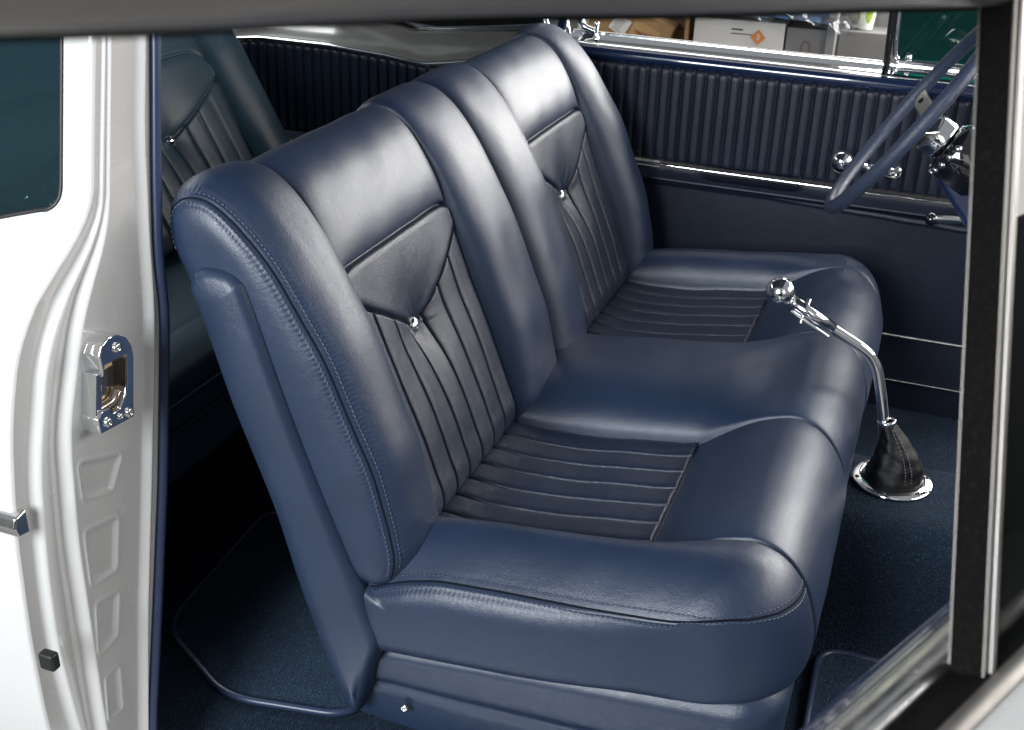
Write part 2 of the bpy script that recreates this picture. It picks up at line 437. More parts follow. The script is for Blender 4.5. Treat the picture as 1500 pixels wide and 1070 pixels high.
# ---- cushion
cush_ctrl = [(-.04, .215), (-.062, .24), (-.068, .28), (-.055, .312), (-.03, .325), (0, .329), (.05, .326), (.1, .328), (.15, .333), (.2, .341), (.26, .350), (.305, .360),
             (.34, .382), (.385, .414), (.42, .430), (.455, .436), (.488, .424), (.515, .396), (.532, .36), (.541, .32), (.540, .285), (.530, .274), (.50, .266),
             (.40, .256), (.2, .236), (0, .214), (-.04, .215)]
cc = catmull(cush_ctrl, 20); cc, sc = resample(cc, lambda s: .0015 if .05 < s < .76 else .006)
ic = int(np.argmin(np.abs(cc[:, 0]-.15)+(cc[:, 1] < .3)*9)); sc = sc-sc[ic]+.15
nc = normals2d(cc)
if nc[ic, 1] < 0: nc = -nc
LC = .31
sL = sc[int(np.argmin(np.abs(cc[:, 0]-LC)+(cc[:, 1] < .3)*9))]
sEnd = sc[int(np.argmin(np.abs(cc[:, 0]-.541)+np.abs(cc[:, 1]-.32)))]
Yg, Sg = np.meshgrid(YS, sc, indexing='ij'); yf = np.minimum(Yg, W-Yg)
zb_ = np.interp(cc[:, 0], [-.06, 0, .06, .12, .24, .34, .44], [.350, .386, .399, .408, .420, .433, .4425])
aj = np.where((cc[:, 1] > .3) & (cc[:, 0] < .46), zb_-cc[:, 1], 0); aj = np.clip(aj, 0, .1)*ss(-.075, -.02, sc)
aj = np.where(sc > .43, np.maximum(aj, .007*(1-ss(.52, .64, sc))), aj); aj = sinterp(sc, sc, aj, .016)
amp = np.repeat(aj[None], len(YS), 0)
H = amp*bolster(Yg, 'cush')
front = ss(-.06, -.02, Sg)*(1-ss(sEnd, sEnd+.06, Sg))
u = (yf-A0)/(B0-A0); ins = (u > 0) & (u < 1)
H = H+front*seam_groove(Yg)
H = H+np.where(ins & (Sg < sL), flute(Yg, amp=.0040, dep=.0075, w=.0013)*(1-ss(sL-.007, sL-.001, Sg))+.0022*(1-ss(sL-.004, sL+.001, Sg)), 0)*ss(-.03, 0, Sg)
H = H+np.where(ins, groove(Sg-sL, .0022, .0045), 0)
# front panel swells past its two seams; a lip beside each seam
lip = np.where(ins, .006*dome(np.clip(u, 0, 1), 8, .5), 0)*ss(sL, sL+.05, Sg)*(1-ss(sEnd-.03, sEnd+.05, Sg))
H = H+lip
H = H+.010*ss(.40, .50, Sg)*(1-ss(.55, .66, Sg))*np.where(~ins, np.clip(bolster(Yg, 'cush'), 0, 1), 0)*(yf > A0)
pass
H = H+.0006*front*(np.sin(Yg*19+Sg*21+2.)*np.sin(Sg*27-Yg*11)+.5*np.sin(Yg*53-Sg*47))
SEAM_S = .55                                   # where the side seam leaves the side and crosses the corner
cyc = .5+.5*np.cos(2*math.pi*Sg/PITCH)
side = front*(1-ss(SEAM_S-.03, SEAM_S, Sg)); H = H+side*.0010*np.exp(-((Yg-.0034)/.002)**2)
H = H-side*.0009*np.exp(-((Yg-.008)/.0025)**2)*cyc+side*.0005*np.exp(-((Yg-.0125)/.003)**2)*(1-cyc)
wv = (ss(.27, .32, cc[:, 1])*(1-ss(.43, .50, cc[:, 0])))[:, None]      # lift the top straight up
nv = nc*(1-wv)+np.array([[0., 1.]])*wv
XZ = cc[None]+nv[None]*H[..., None]
Rr = .125; dxf = Rr-np.sqrt(np.clip(Rr**2-(Rr-np.minimum(yf, Rr))**2, 0, None))
XZ[..., 0] -= dxf*ss(.16, .54, XZ[..., 0])*.95
zseam = sinterp(XZ[..., 0], [-.06, -.03, .02, .07, .16, .27, .36, .44, .53], [.300, .316, .340, .355, .364, .372, .382, .395, .392], .02)
wb_ = np.clip(1-yf/.095, 0, 1)**2.1*ss(-.08, -.02, Sg)*(1-ss(.52, .66, Sg))*ss(.28, .33, XZ[..., 1])
XZ[..., 1] = XZ[..., 1]+np.minimum(zseam-XZ[..., 1], 0)*wb_
medc = np.stack([np.clip(cc[:, 0], .03, .36), .283+.04*np.clip(cc[:, 0], .03, .36)], 1)
CU = Pillow(YS, XZ, medc, .022, sc, -.02, .54, (.16, .46))
cond = (ins & (Sg < sL) & (Sg > -.04)).astype(int)
cushion = grid_mesh('cushion', CU.P, [M['leather'], M['leather_grain']], seat, matidx=insert_index(CU.P.shape, CU.n0, cond), flip=True)

# ---- stitching: short twisted threads in rows either side of the seams
def stitches(name, pl, sarr, path, rows, parent, pitch=PITCH, ln=.0047, r=.0010, upv=Vector((.75, -.4, .5)), neg_side=True):
    """path: list of (y, s) way points; rows: signed offsets from the path"""
    bm = bmesh.new(); path = np.array(path, float)
    fine = []
    for i in range(len(path)-1):
        n = 60
        for k in range(n): fine.append(path[i]+(path[i+1]-path[i])*k/n)
    fine.append(path[-1]); fine = np.array(fine)
    for off in rows:
        # offset in parameter space perpendicular to the path
        t = np.gradient(fine, axis=0); t /= np.linalg.norm(t, axis=1)[:, None]+1e-9
        q = fine+np.stack([t[:, 1], -t[:, 0]], 1)*off
        pts = np.array([pl.at(a, float(np.interp(b, sarr, np.arange(len(sarr))))) for a, b in q])
        d = np.r_[0, np.cumsum(np.linalg.norm(np.diff(pts, axis=0), axis=1))]
        s = .002
        while s+ln < d[-1]:
            a = Vector([np.interp(s, d, pts[:, k]) for k in range(3)]); b = Vector([np.interp(s+ln, d, pts[:, k]) for k in range(3)])
            mid = (a+b)/2; cen = Vector(pl.P.mean(axis=(0, 1))); up = Vector((0, -1, .2)) if (off < 0) == neg_side else upv
            lf = 1.5 if off < 0 else .9
            a2 = a.lerp(mid, .25)+up*r*lf; b2 = b.lerp(mid, .25)+up*r*lf
            tube(bm, [a-up*r, a2, b2, b-up*r], [r*.6, r, r, r*.6], 6, caps=True)
            s += pitch
    return bmobj(name, bm, M['thread'], parent)
stitches('stitching', BK, sb, [(0.0, .012), (0., .2), (0., .4), (0., .60), (0., .69)], (-.0062, .0062), backrest)
stitches('stitching', CU, sc, [(0., -.02), (0., .2), (0., .45), (0., .515), (.006, .537), (.022, .549), (.05, .555), (.09, .557), (.129, .558)], (-.0062, .0062), cushion, upv=Vector((.1, -.45, .88)))
# dark cord laid in the seam, painting deeper shade into the groove
def cord(name, pl, sarr, path, r, parent, m=M['piping']):
    path = np.array(path, float); pts = []
    for i in range(len(path)-1):
        for k in range(40):
            a = path[i]+(path[i+1]-path[i])*k/40; pts.append(pl.at(a[0], float(np.interp(a[1], sarr, np.arange(len(sarr))))))
    bm = bmesh.new(); tube(bm, pts, r, 8); return bmobj(name, bm, m, parent)
cord('seam_shade_cord', BK, sb, [(0.0, .0), (0., .2), (0., .45), (0., .71)], .0013, backrest, M['dark'])
cord('seam_shade_cord', CU, sc, [(0., -.03), (0., .2), (0., .45), (0., .515), (.006, .537), (.022, .549), (.05, .555), (.09, .557), (.133, .558)], .0015, cushion, M['dark'])

# ---- buttons
def button(y, s, pl, sarr, parent, nd, r=.0138):
    p = pl.at(y, float(np.interp(s, sarr, np.arange(len(sarr))))); c = Vector(p)+Vector(nd)*.011
    bm = bmesh.new(); prof = [(0, -.006), (r*.5, -.006), (r*.95, -.001), (r, .002), (r*.93, .005), (r*.75, .0078), (r*.5, .0095), (r*.25, .0103), (0, .0105)]
    lathe(bm, prof, c, nd, 40); return bmobj('button', bm, M['chrome'], parent)
for y in (YC, W-YC): button(y, .2464, BK, sb, seat, (ND[0], 0, ND[1]))

# ---- hard shell behind the backrest, and the valance under the cushion
def rounded_slab(name, poly, y0, y1, r, m, parent, sub=None):
    bm = bmesh.new(); prism(bm, poly, 1, y0, y1); return bmobj(name, bm, m, parent, bevel=r, seg=6)
shell_poly = catmull([(-.249, .744), (-.233, .752), (-.209, .752), (-.188, .744), (-.173, .719), (-.131, .586), (-.089, .465), (-.044, .347), (-.021, .28), (-.010, .240), (-.024, .184), (-.041, .116), (-.050, .104), (-.060, .109),
                      (-.085, .157), (-.130, .299), (-.163, .424), (-.213, .569), (-.244, .679), (-.258, .722), (-.249, .744)], 5)[:-1]
def shell_mesh():
    C_ = np.array(catmull(np.r_[shell_poly, shell_poly[:1]], 3)[:-1]); n2 = normals2d(np.r_[C_[-2:], C_, C_[:2]])[2:-2]
    A_, B_ = np.array([-.214, .712]), np.array([-.050, .150]); d_ = B_-A_
    t_ = np.clip(((C_-A_)@d_)/(d_@d_), 0, 1)[:, None]; med = A_+d_*t_
    if ((C_[0]-med[0])@n2[0]) < 0: n2 = -n2
    r = .024; rows = []
    def ring(y, inset, k): 
        dd = np.linalg.norm(C_-med, axis=1)[:, None]; p = med+(C_-med)*np.clip(1-inset/np.maximum(dd, .02), .3, 1)*k; return np.stack([p[:, 0], np.full(len(p), y), p[:, 1]], 1)
    side = [ring(-.030+r*(1-math.sin(R(a))), r*.75*(1-math.cos(R(a))) , 1) for a in np.linspace(0, 78, 9)]
    face = [ring(side[-1][0, 1]-.0045*(1-k**2), r*.75*(1-math.cos(R(78))), k) for k in np.linspace(.96, 0, 14)]
    near = (side+face)[::-1]
    far = [q*np.array([1, -1, 1])+np.array([0, W, 0]) for q in near[::-1]]
    return np.array(near+far)
shell = grid_mesh('back_shell', shell_mesh(), M['leather'], seat, closeJ=True)
# valance: fluted lower skirt
VYS = np.r_[0, np.linspace(.004, W-.004, 60), W]
def valance():
    prof_z = np.linspace(0, 1, 40)
    # side outline in x-z, follows the sill of the cushion
    top = lambda x: np.interp(x, [-.035, -.01, .2, .4, .52], [.205, .216, .244, .268, .282])
    bot = lambda x: np.interp(x, [-.065, .1, .52], [.078, .068, .07])
    # ring path round near side, front, far side with corner radius
    pts = []
    for x in np.linspace(-.05, .46, 80): pts.append((x, .000))
    for a in np.linspace(-90, 0, 16)[1:]: pts.append((.46+.07*math.cos(R(a)), .07+.07*math.sin(R(a))))
    for y in np.linspace(.09, W-.09, 60): pts.append((.53, y))
    for a in np.linspace(0, 90, 16)[:-1]: pts.append((.46+.07*math.cos(R(a)), W-.07+.07*math.sin(R(a))))
    for x in np.linspace(.46, -.05, 80): pts.append((x, W))
    pts = np.array(pts); t = np.gradient(pts, axis=0); t /= np.linalg.norm(t, axis=1)[:, None]; n = np.stack([t[:, 1], -t[:, 0]], 1)
    P = []
    for (p, nn) in zip(pts, n):
        row = []
        xr = p[0]
        for q in prof_z:
            z = bot(xr)+(top(xr)-bot(xr))*q
            off = .0-.010*(1-q)+.004*math.exp(-((q-.60)/.10)**2)*0-.005*math.exp(-((q-.50)/.05)**2)
            off -= .018*max(0, (q-.86)/.14)**2
            x = p[0]+nn[0]*off; y = p[1]+nn[1]*off
            if p[0] < -.02 and p[0] > -.06: x = p[0]-(.022*(1-q)) if q < 1 else p[0]
            row.append((x, y, z))
        # roll inward at the top
        row.append((p[0]-nn[0]*.03, p[1]-nn[1]*.03, top(xr)-.004))
        row.append((p[0]-nn[0]*.05, p[1]-nn[1]*.05, top(xr)-.02))
        P.append(row)
    P = np.array(P)
    # turn the rear ends inward
    e0 = P[0].copy(); e0[:, 1] += .05; e0[:, 0] -= .004; e1 = P[-1].copy(); e1[:, 1] -= .05; e1[:, 0] -= .004
    return np.concatenate([e0[None], P, e1[None]])
val = grid_mesh('valance', valance(), M['leather'], seat)
screw('screw', (.018, -.004, .122), (0, -1, .1), .0062, M['chrome_soft'], val)
bm = bmesh.new(); box(bm, (.22, W/2, .12), (.5, W-.14, .17)); bmobj('seat_frame', bm, M['dark'], seat, bevel=.01)

# ------------------------------------------------------------------ rear bench
rear = thing('rear_bench_seat', 'rear bench seat in navy leather with a chrome button, seen behind the front backrest', 'bench seat', (-.9, .66, .05))
RW = 1.16; RY0 = .10
def rear_back():
    a, hw = .145, .255          # bolster width, half insert
    ctrl = [(-.1, 0), (-.02, 0), (0, .03), (0, .1), (0, .25), (0, .38), (-.004, .46), (-.02, .53), (-.05, .57), (-.09, .57), (-.12, .53), (-.12, .3), (-.1, 0)]
    c = catmull(ctrl, 20); c, s = resample(c, lambda q: .003 if .06 < q < .75 else .01)
    i = int(np.argmin(np.abs(c[:, 1]-.1)+(c[:, 0] < -.01)*9)); s = s-s[i]+.1; n = -normals2d(c)
    if n[i, 0] < 0: n = -n
    ys = np.arange(0, RW+.001, .0029); Y, Sv = np.meshgrid(ys, s, indexing='ij')
    yf = np.minimum(Y, RW-Y); yy = yf
    ins = (yf > a) & (yf < a+2*hw-.08)
    yc_r = a+.215; w_ins = .43
    u = (yf-a)/w_ins; ins = (u > 0) & (u < 1)
    t = np.clip((a-yf)/a, 0, 1); bol = np.where(t < .5, np.sqrt(np.clip(1-(1-t/.5)**2, 0, 1)), 1-.3*((t-.5)/.5)**2)*(yf < a)
    amp = np.interp(Sv, [-.05, 0, .1, .35, .5, .6, .7], [0, .02, .045, .04, .02, .01, 0])
    H = amp*bol+groove(yf-a, .003, .006)
    top, vs, vb = .375-.03*np.abs(2*u-1)**12, .30, .21
    vl = vb+(vs-vb)*np.abs(2*u-1)**1.1
    nn = 8; uu = u*nn; f = uu-np.floor(uu); d = np.minimum(f, 1-f)*w_ins/nn
    fl = .003*(1-np.abs(2*f-1)**4)+np.where((uu > .5) & (uu < nn-.5), groove(d, .002, .005), 0)
    inp = ins & (Sv < top) & (Sv > vl)
    edge = np.minimum(np.abs(Sv-top), np.abs(Sv-vl))
    H = H+np.where(inp, .008*np.sqrt(np.clip(1-(1-np.clip(edge/.025, 0, 1))**2, 0, 1)), 0)+np.where(ins & (Sv <= vl), fl, 0)
    H = H+np.where(ins, groove(Sv-vl, .003, .006)+groove(Sv-top, .0035, .007), 0)
    r = np.hypot(yf-yc_r, Sv-vb); H = H-np.where(ins, .02*np.exp(-r/.03)+.01*np.exp(-(r/.09)**2), 0)
    H = H-.03*np.clip(1-yf/.06, 0, 1)**2
    td = np.array([-math.sin(R(27)), math.cos(R(27))]); nd = np.array([td[1], -td[0]])
    ori = np.array([-.86, .42])
    XZ = hv2xz(c[None]+n[None]*H[..., None], ori, td, nd)
    med = np.stack([np.full(len(c), -.05), np.clip(c[:, 1], .06, .5)], 1)
    pl = Pillow(ys, XZ, hv2xz(med, ori, td, nd), .012); pl.P[..., 1] += RY0
    o = grid_mesh('backrest', pl.P, M['rear_leather_lit'], rear)
    for q in (yc_r, RW-yc_r):
        button(q, vb, pl, s, rear, (nd[0], 0, nd[1]), .013)
    return o
rear_back()
def rear_cush():
    ctrl = [(-1.0, .2), (-1.0, .34), (-.95, .385), (-.86, .398), (-.76, .400), (-.66, .398), (-.60, .385), (-.568, .350), (-.562, .28), (-.57, .2), (-1.0, .2)]
    c = catmull(ctrl, 16); c, s = resample(c, lambda q: .006); n = normals2d(c)
    ys = np.arange(0, RW+.001, .006); Y, Sv = np.meshgrid(ys, s, indexing='ij'); yf = np.minimum(Y, RW-Y)
    XZ = np.repeat(c[None], len(ys), 0).copy()
    topm = ss(.34, .38, XZ[..., 1])
    XZ[..., 1] += topm*(.02*np.sqrt(np.clip(1-(1-np.clip(yf/.06, 0, 1))**2, 0, 1))-.02-.012*(np.abs(yf-.16) < .002))
    XZ[..., 1] -= .004*np.exp(-((XZ[..., 0]+.655)/.003)**2)*topm
    med = np.stack([np.clip(c[:, 0], -.95, -.65), np.full(len(c), .29)], 1)
    pl = Pillow(ys, XZ, med, .014); pl.P[..., 1] += RY0
    o = grid_mesh('cushion', pl.P, M['rear_leather_lit'], rear, flip=True)
    for x, z in ((-.556, .335), (-.554, .285)):
        T('piping', [(x, RY0+.0, z), (x, RY0+RW, z)], .0022, M['piping'], o, sm=0)
    bm = bmesh.new(); box(bm, (-.80, RY0+RW/2, .12), (.40, RW, .16)); bmobj('seat_base', bm, M['vinyl_dark'], rear, bevel=.02)
rear_cush()

# ------------------------------------------------------------------ gear lever
gl = thing('gear_lever', 'chrome floor gear lever with ball knob and black leather boot in front of the bench', 'gear lever', (.613, .654, .266))
GY = .654
T('shaft', [(.585, GY, .33), (.574, GY, .39), (.556, GY, .455), (.545, GY-.001, .478), (.530, GY-.004, .494), (.500, GY-.008, .512), (.46, GY-.014, .534)], .0088, M['chrome'], gl, sm=8, seg=20)
T('lever_sleeve', [(.476, GY-.012, .5255), (.404, GY-.022, .5665)], .0105, M['chrome'], gl, sm=0, seg=24)
T('release_rod', [(.470, GY-.022, .515), (.408, GY-.030, .552)], .0034, M['chrome'], gl, sm=0, seg=12)
T('release_handle', [(.4315, GY-.008, .5685), (.4255, GY-.031, .534)], .0040, M['chrome_soft'], gl, sm=0, seg=14)
bm = bmesh.new(); bmesh.ops.create_uvsphere(bm, u_segments=48, v_segments=32, radius=.0236, matrix=Matrix.Translation((.387, GY-.026, .580))); bmobj('knob', bm, M['chrome'], gl)
T('knob_neck', [(.408, GY-.022, .564), (.398, GY-.024, .570)], .0072, M['chrome'], gl, sm=0, seg=20)
# boot: sagging leather cone with folds
P = []
for i in range(60):
    q = i/59; c = np.array([.608, GY, .268])*(1-q)+np.array([.583, GY, .372])*q
    c = c+np.array([.012*math.sin(q*math.pi), 0, 0])
    r0 = np.interp(q, [0, .12, .35, .6, .85, 1], [.049, .047, .039, .028, .0180, .0135])
    row = []
    for k in range(90):
        a = 2*math.pi*k/90
        fold = .45*.0045*math.sin(3*a+5*q+.6)*math.sin(math.pi*min(1, q*1.25))+.4*.0026*math.sin(7*a-6*q)*math.sin(math.pi*q)+.2*.0028*math.sin(9*q*math.pi+2*a)*math.sin(math.pi*q)
        r = r0+fold*(1.3-q*.6)
        row.append((c[0]+r*math.cos(a), c[1]+r*math.sin(a), c[2]+.004*math.sin(2*a+1)*math.sin(math.pi*q)))
    P.append(row)
bt = grid_mesh('boot', np.array(P), M['boot'], gl, closeJ=True, flip=False)
# stitching down the boot seam facing the camera side
bm = bmesh.new()
for k in range(16):
    q0 = .95-.05*k
    for off in (-.12, .12):
        def pt(q, a):
            i = int(q*59); j = int(round(a/(2*math.pi)*90)) % 90; p = Vector(P[i][j]); return p
        a = R(305)+off*(1+ (1-q0)*.3)
        p, p2 = pt(q0, a), pt(max(q0-.028, 0), a); n = Vector((math.cos(a), math.sin(a), .3))
        tube(bm, [p+n*.0006, p2+n*.0006], .0008, 6)
bmobj('stitching', bm, mat('grey thread', (.10, .095, .11), .5), bt)
bm = bmesh.new(); lathe(bm, [(.0115, -.004), (.0150, -.003), (.0155, .001), (.0145, .004), (.0115, .004), (.0105, 0), (.0115, -.004)], (.583, GY, .372), (-.2, 0, 1), 32); bmobj('boot_collar', bm, M['chrome'], gl)
bm = bmesh.new(); lathe(bm, [(.049, .0), (.066, .0), (.0665, .002), (.064, .0042), (.052, .0065), (.049, .005), (.049, .0)], (.608, GY, .2665), (0, 0, 1), 64); ring = bmobj('trim_ring', bm, M['chrome'], gl)
for k in range(6):
    a = R(20+60*k); screw('screw', (.608+.0585*math.cos(a), GY+.0585*math.sin(a), .2712), (0, 0, 1), .0038, M['black_gloss'], ring)

# ------------------------------------------------------------------ steering wheel and column
al = R(33.5); wc = Vector((.53, 1.0, .797)); un = Vector((-math.cos(al), 0, math.sin(al))); uu_ = Vector((math.sin(al), 0, math.cos(al))); vv = Vector((0, 1, 0))
sw = thing('steering_wheel', 'leather wrapped steering wheel with bright metal spokes beside the far door', 'steering wheel', wc)
bm = bmesh.new(); WR = .205
P = []
for i in range(240):
    a = 2*math.pi*i/240; rad = uu_*math.cos(a)+vv*math.sin(a); row = []
    for k in range(20):
        b = 2*math.pi*k/20; rr = .0124
        # perforated, finger-notched back
        n1 = .0008*max(0, math.cos(b-2.6))*math.cos(a*120)
        rr += n1
        p = wc+rad*(WR+rr*math.cos(b))+un*rr*math.sin(b)
        row.append(tuple(p))
    P.append(row)
P.append(P[0]); rim = grid_mesh('rim', np.array(P), M['rimleather'], sw, closeJ=True)
hub = wc-un*.055
for sgn in (-1, 1):
    bm = bmesh.new(); path = [wc+vv*sgn*(WR-.008), wc+vv*sgn*.15-un*.012, wc+vv*sgn*.09-un*.032, hub+vv*sgn*.03+un*.004]
    tube(bm, smoothpath(path, 6), .0165, 12, flat=(1, .16), up=uu_); sp = bmobj('spoke', bm, M['chrome_soft'], sw)
    bm = bmesh.new(); c = wc+vv*sgn*.155-un*.010; lathe(bm, [(0, .0035), (.0055, .0035), (.0062, .001), (.0062, -.003), (0, -.003)], c, un, 24); bmobj('spoke_hole_shade', bm, M['dark'], sp)  # solid dark disc, painting the shade inside a hole
bm = bmesh.new(); lathe(bm, [(0, .026), (.022, .025), (.031, .018), (.035, .008), (.036, -.012), (.034, -.02), (0, -.02)], hub, un, 48); bmobj('hub', bm, M['chrome'], sw)
col = thing('steering_column', 'dark navy steering column with black shroud running down to the dashboard', 'steering column', hub-un*.2)
bm = bmesh.new(); lathe(bm, [(0, -.022), (.040, -.022), (.052, -.034), (.055, -.06), (.053, -.10), (.045, -.112), (0, -.112)], hub, un, 48); bmobj('shroud', bm, M['black_gloss'], col)
bm = bmesh.new(); lathe(bm, [(0, -.112), (.042, -.112), (.044, -.12), (.044, -.24), (.048, -.25), (.048, -.60), (0, -.60)], hub, un, 48); bmobj('column_tube', bm, M['navy_gloss'], col)
for k in range(5):
    a = R(200+k*22); p = hub-un*.036+(uu_*math.cos(a)+vv*math.sin(a))*.0525
    bm = bmesh.new(); lathe(bm, [(0, .003), (.006, .002), (.0065, -.002), (0, -.002)], p, uu_*math.cos(a)+vv*math.sin(a), 16); bmobj('bolt', bm, M['chrome'], col)
bm = bmesh.new(); prism(bm, [(.585, .70), (.66, .745), (.74, .66), (.74, .56), (.68, .58)], 1, .972, 1.03); bmobj('column_bracket', bm, M['navy_gloss'], col, bevel=.012)

# ------------------------------------------------------------------ far door
fd = thing('far_door', 'closed far door with navy fluted upper trim, bright window sill, crank and latch handle', 'car door', (.25, 1.45, .3))
def flutes_panel(name, x0, x1, zb, zt, y0, pitch, m, parent, depth=.010):
    """vertical padded flutes; zt and zb are functions of x"""
    xs = np.arange(x0, x1, .0022); q = np.linspace(0, 1, 46)
    X, Q = np.meshgrid(xs, q, indexing='ij'); f = ((X-x0)/pitch) % 1
    zt_, zb_ = zt(X), zb(X)
    ez = np.minimum(Q, 1-Q)*(zt_-zb_)
    roll = np.sqrt(np.clip(1-(1-np.clip(ez/.014, 0, 1))**2, 0, 1))
    d = np.minimum(f, 1-f)*pitch
    cross = (1-np.abs(2*f-1)**3.0)*.45+.55*np.sqrt(np.clip(1-(1-np.clip(d/.006, 0, 1))**2, 0, 1))
    Yv = y0-depth*roll*cross+.0015*np.sin(X*30)*0
    Z = zb_+(zt_-zb_)*Q+.0016*np.sin(f*math.pi)*(Q > .5)
    return grid_mesh(name, np.stack([X, Yv, Z], -1), m, parent)
lin = lambda xp, fp: (lambda X: np.interp(X, xp, fp))
flutes_panel('fluted_trim', -.262, .80, lin([-.3, .8], [.541, .531]), lin([-.3, .8], [.757, .744]), 1.422, .0262, M['vinyl'], fd)
# window sill: navy capping roll, bright garnish, glass channel
def strip(name, prof, x0, x1, m, parent, bevel=0, fn=None, n=2):
    P = []
    for x in np.linspace(x0, x1, n):
        P.append([(x, y, z+(fn(x) if fn else 0)) for y, z in prof])
    return grid_mesh(name, np.array(P), m, parent, closeJ=True)
tilt = lambda x: -.013*(x+.2)/1.0
def arc(cy, cz, r, a0, a1, n=10): return [(cy+r*math.cos(R(a0+(a1-a0)*i/n)), cz+r*math.sin(R(a0+(a1-a0)*i/n))) for i in range(n+1)]
strip('sill_roll', arc(1.424, .770, .016, 0, 360, 20)[:-1], -.30, .85, M['navy_gloss'], fd, fn=tilt)
strip('sill_garnish', [(1.425, .776), (1.432, .786), (1.445, .790), (1.462, .7925), (1.478, .799), (1.486, .801), (1.488, .79), (1.47, .76), (1.43, .76)], -.30, .85, M['chrome'], fd, fn=tilt)
strip('window_channel', arc(1.490, .801, .0045, 0, 360, 12)[:-1], -.255, .44, M['chrome_soft'], fd, fn=tilt)
T('window_frame', [(-.222, 1.49, 1.1), (-.236, 1.488, .90), (-.240, 1.488, .845), (-.232, 1.488, .815), (-.20, 1.489, .8035)], .0085, M['chrome'], fd, sm=8)
T('window_frame_edge', [(-.262, 1.48, 1.1), (-.268, 1.48, .90), (-.268, 1.478, .83), (-.262, 1.470, .795)], .006, M['chrome'], fd, sm=8)
bm = bmesh.new(); lathe(bm, [(.0075, 0), (.0065, .004), (.004, .010), (.0036, .022), (.0058, .028), (.0062, .034), (.004, .038), (0, .039)], (-.192, 1.462, .793), (0, 0, 1), 24); bmobj('lock_button', bm, M['chrome'], fd)
# slightly wider lower trim with pocket
xs = np.linspace(-.30, .85, 240); q = np.linspace(0, 1, 90); X, Q = np.meshgrid(xs, q, indexing='ij')
zt = np.interp(X, [-.3, .85], [.531, .521]); Z = .215+(zt-.215)*Q
Yv = 1.405-.012*ss(0, .05, 1-Q)*(1-ss(.0, .12, Q)*0)+.0*X
pk = np.exp(-((X-.205)/.105)**8)*ss(.955, .975, Q)            # pull pocket
Yv = Yv+.02*pk
Yv = Yv-.010*np.exp(-((Q-.93)/.018)**2)*(1-pk)*(np.abs(X-.2) < .6)
Yv = Yv+.05*(1-ss(0, .5, Q))*0
Yv = Yv-.0035*np.exp(-((Z-(.497-.01*X-.03*np.clip((X-.25), 0, 1)**1))/.002)**2)
grid_mesh('lower_trim', np.stack([X, Yv, Z], -1), M['vinyl'], fd)
bm = bmesh.new(); box(bm, (.205, 1.412, .521), (.205, .03, .012)); bmobj('pull_pocket_shade', bm, M['dark'], fd, bevel=.004)  # dark block filling the pocket, its tone stands for shade
strip('bright_strip', arc(1.402, .536, .0038, 0, 360, 10)[:-1], -.30, .85, M['chrome'], fd, fn=lambda x: -.009*(x+.05))
bm = bmesh.new()
for k in range(74):
    x = -.05+k*.0085; z = .4995-.012*x-.03*max(0, x-.25)
    tube(bm, [(x, 1.3905, z), (x+.005, 1.3905, z-.0001)], .0009, 6)
bmobj('stitching', bm, M['thread'], fd)
bm = bmesh.new(); box(bm, (.28, 1.415, .105), (1.14, .022, .215)); bmobj('kick_board', bm, M['vinyl_dark'], fd, bevel=.004)
strip('kick_strip_upper', arc(1.395, .213, .0045, 0, 360, 10)[:-1], -.30, .85, M['chrome_soft'], fd)
strip('kick_strip_lower', arc(1.400, .100, .0022, 0, 360, 10)[:-1], -.30, .85, M['chrome_soft'], fd)
# crank: round boss, flat arm, ball knob
cr = link('window_crank', bpy.data.meshes.new('window_crank'), None, fd, False)
bm = bmesh.new(); lathe(bm, [(0, .0), (.015, .0), (.016, .006), (.012, .012), (.0, .015)], (.508, 1.414, .583), (0, -1, 0), 32); 
tube(bm, [(.512, 1.395, .583), (.46, 1.390, .590), (.402, 1.385, .604)], [.012, .010, .008], 12, flat=(1, .4), up=(0, 0, 1))
bm.to_mesh(cr.data); bm.free(); cr.data.materials.append(M['chrome']); cr.data.polygons.foreach_set('use_smooth', [True]*len(cr.data.polygons))
bm = bmesh.new(); lathe(bm, [(.0, 0), (.010, 0), (.009, .010), (.017, .018), (.0235, .030), (.0245, .040), (.020, .050), (.010, .056), (0, .057)], (.400, 1.383, .604), (0, -1, .1), 36); kn = bmobj('crank_knob', bm, M['chrome'], fd)
# latch handle
bm = bmesh.new(); tube(bm, smoothpath([(.690, 1.37, .508), (.64, 1.365, .508), (.605, 1.362, .505)], 6), [.009]*13, 12, flat=(1, .5), up=(0, 0, 1)); bmobj('latch_handle', bm, M['chrome'], fd)
bm = bmesh.new(); lathe(bm, [(0, 0), (.011, 0), (.0125, .008), (.0115, .02), (.006, .024), (0, .0235)], (.598, 1.375, .503), (0, -1, 0), 28); bmobj('latch_handle_end', bm, M['black_gloss'], fd)
bm = bmesh.new(); lathe(bm, [(0, 0), (.021, 0), (.023, .008), (.017, .022), (.006, .028), (0, .028)], (.668, 1.39, .518), (0, -1, 0), 32); bmobj('latch_boss', bm, M['chrome'], fd)
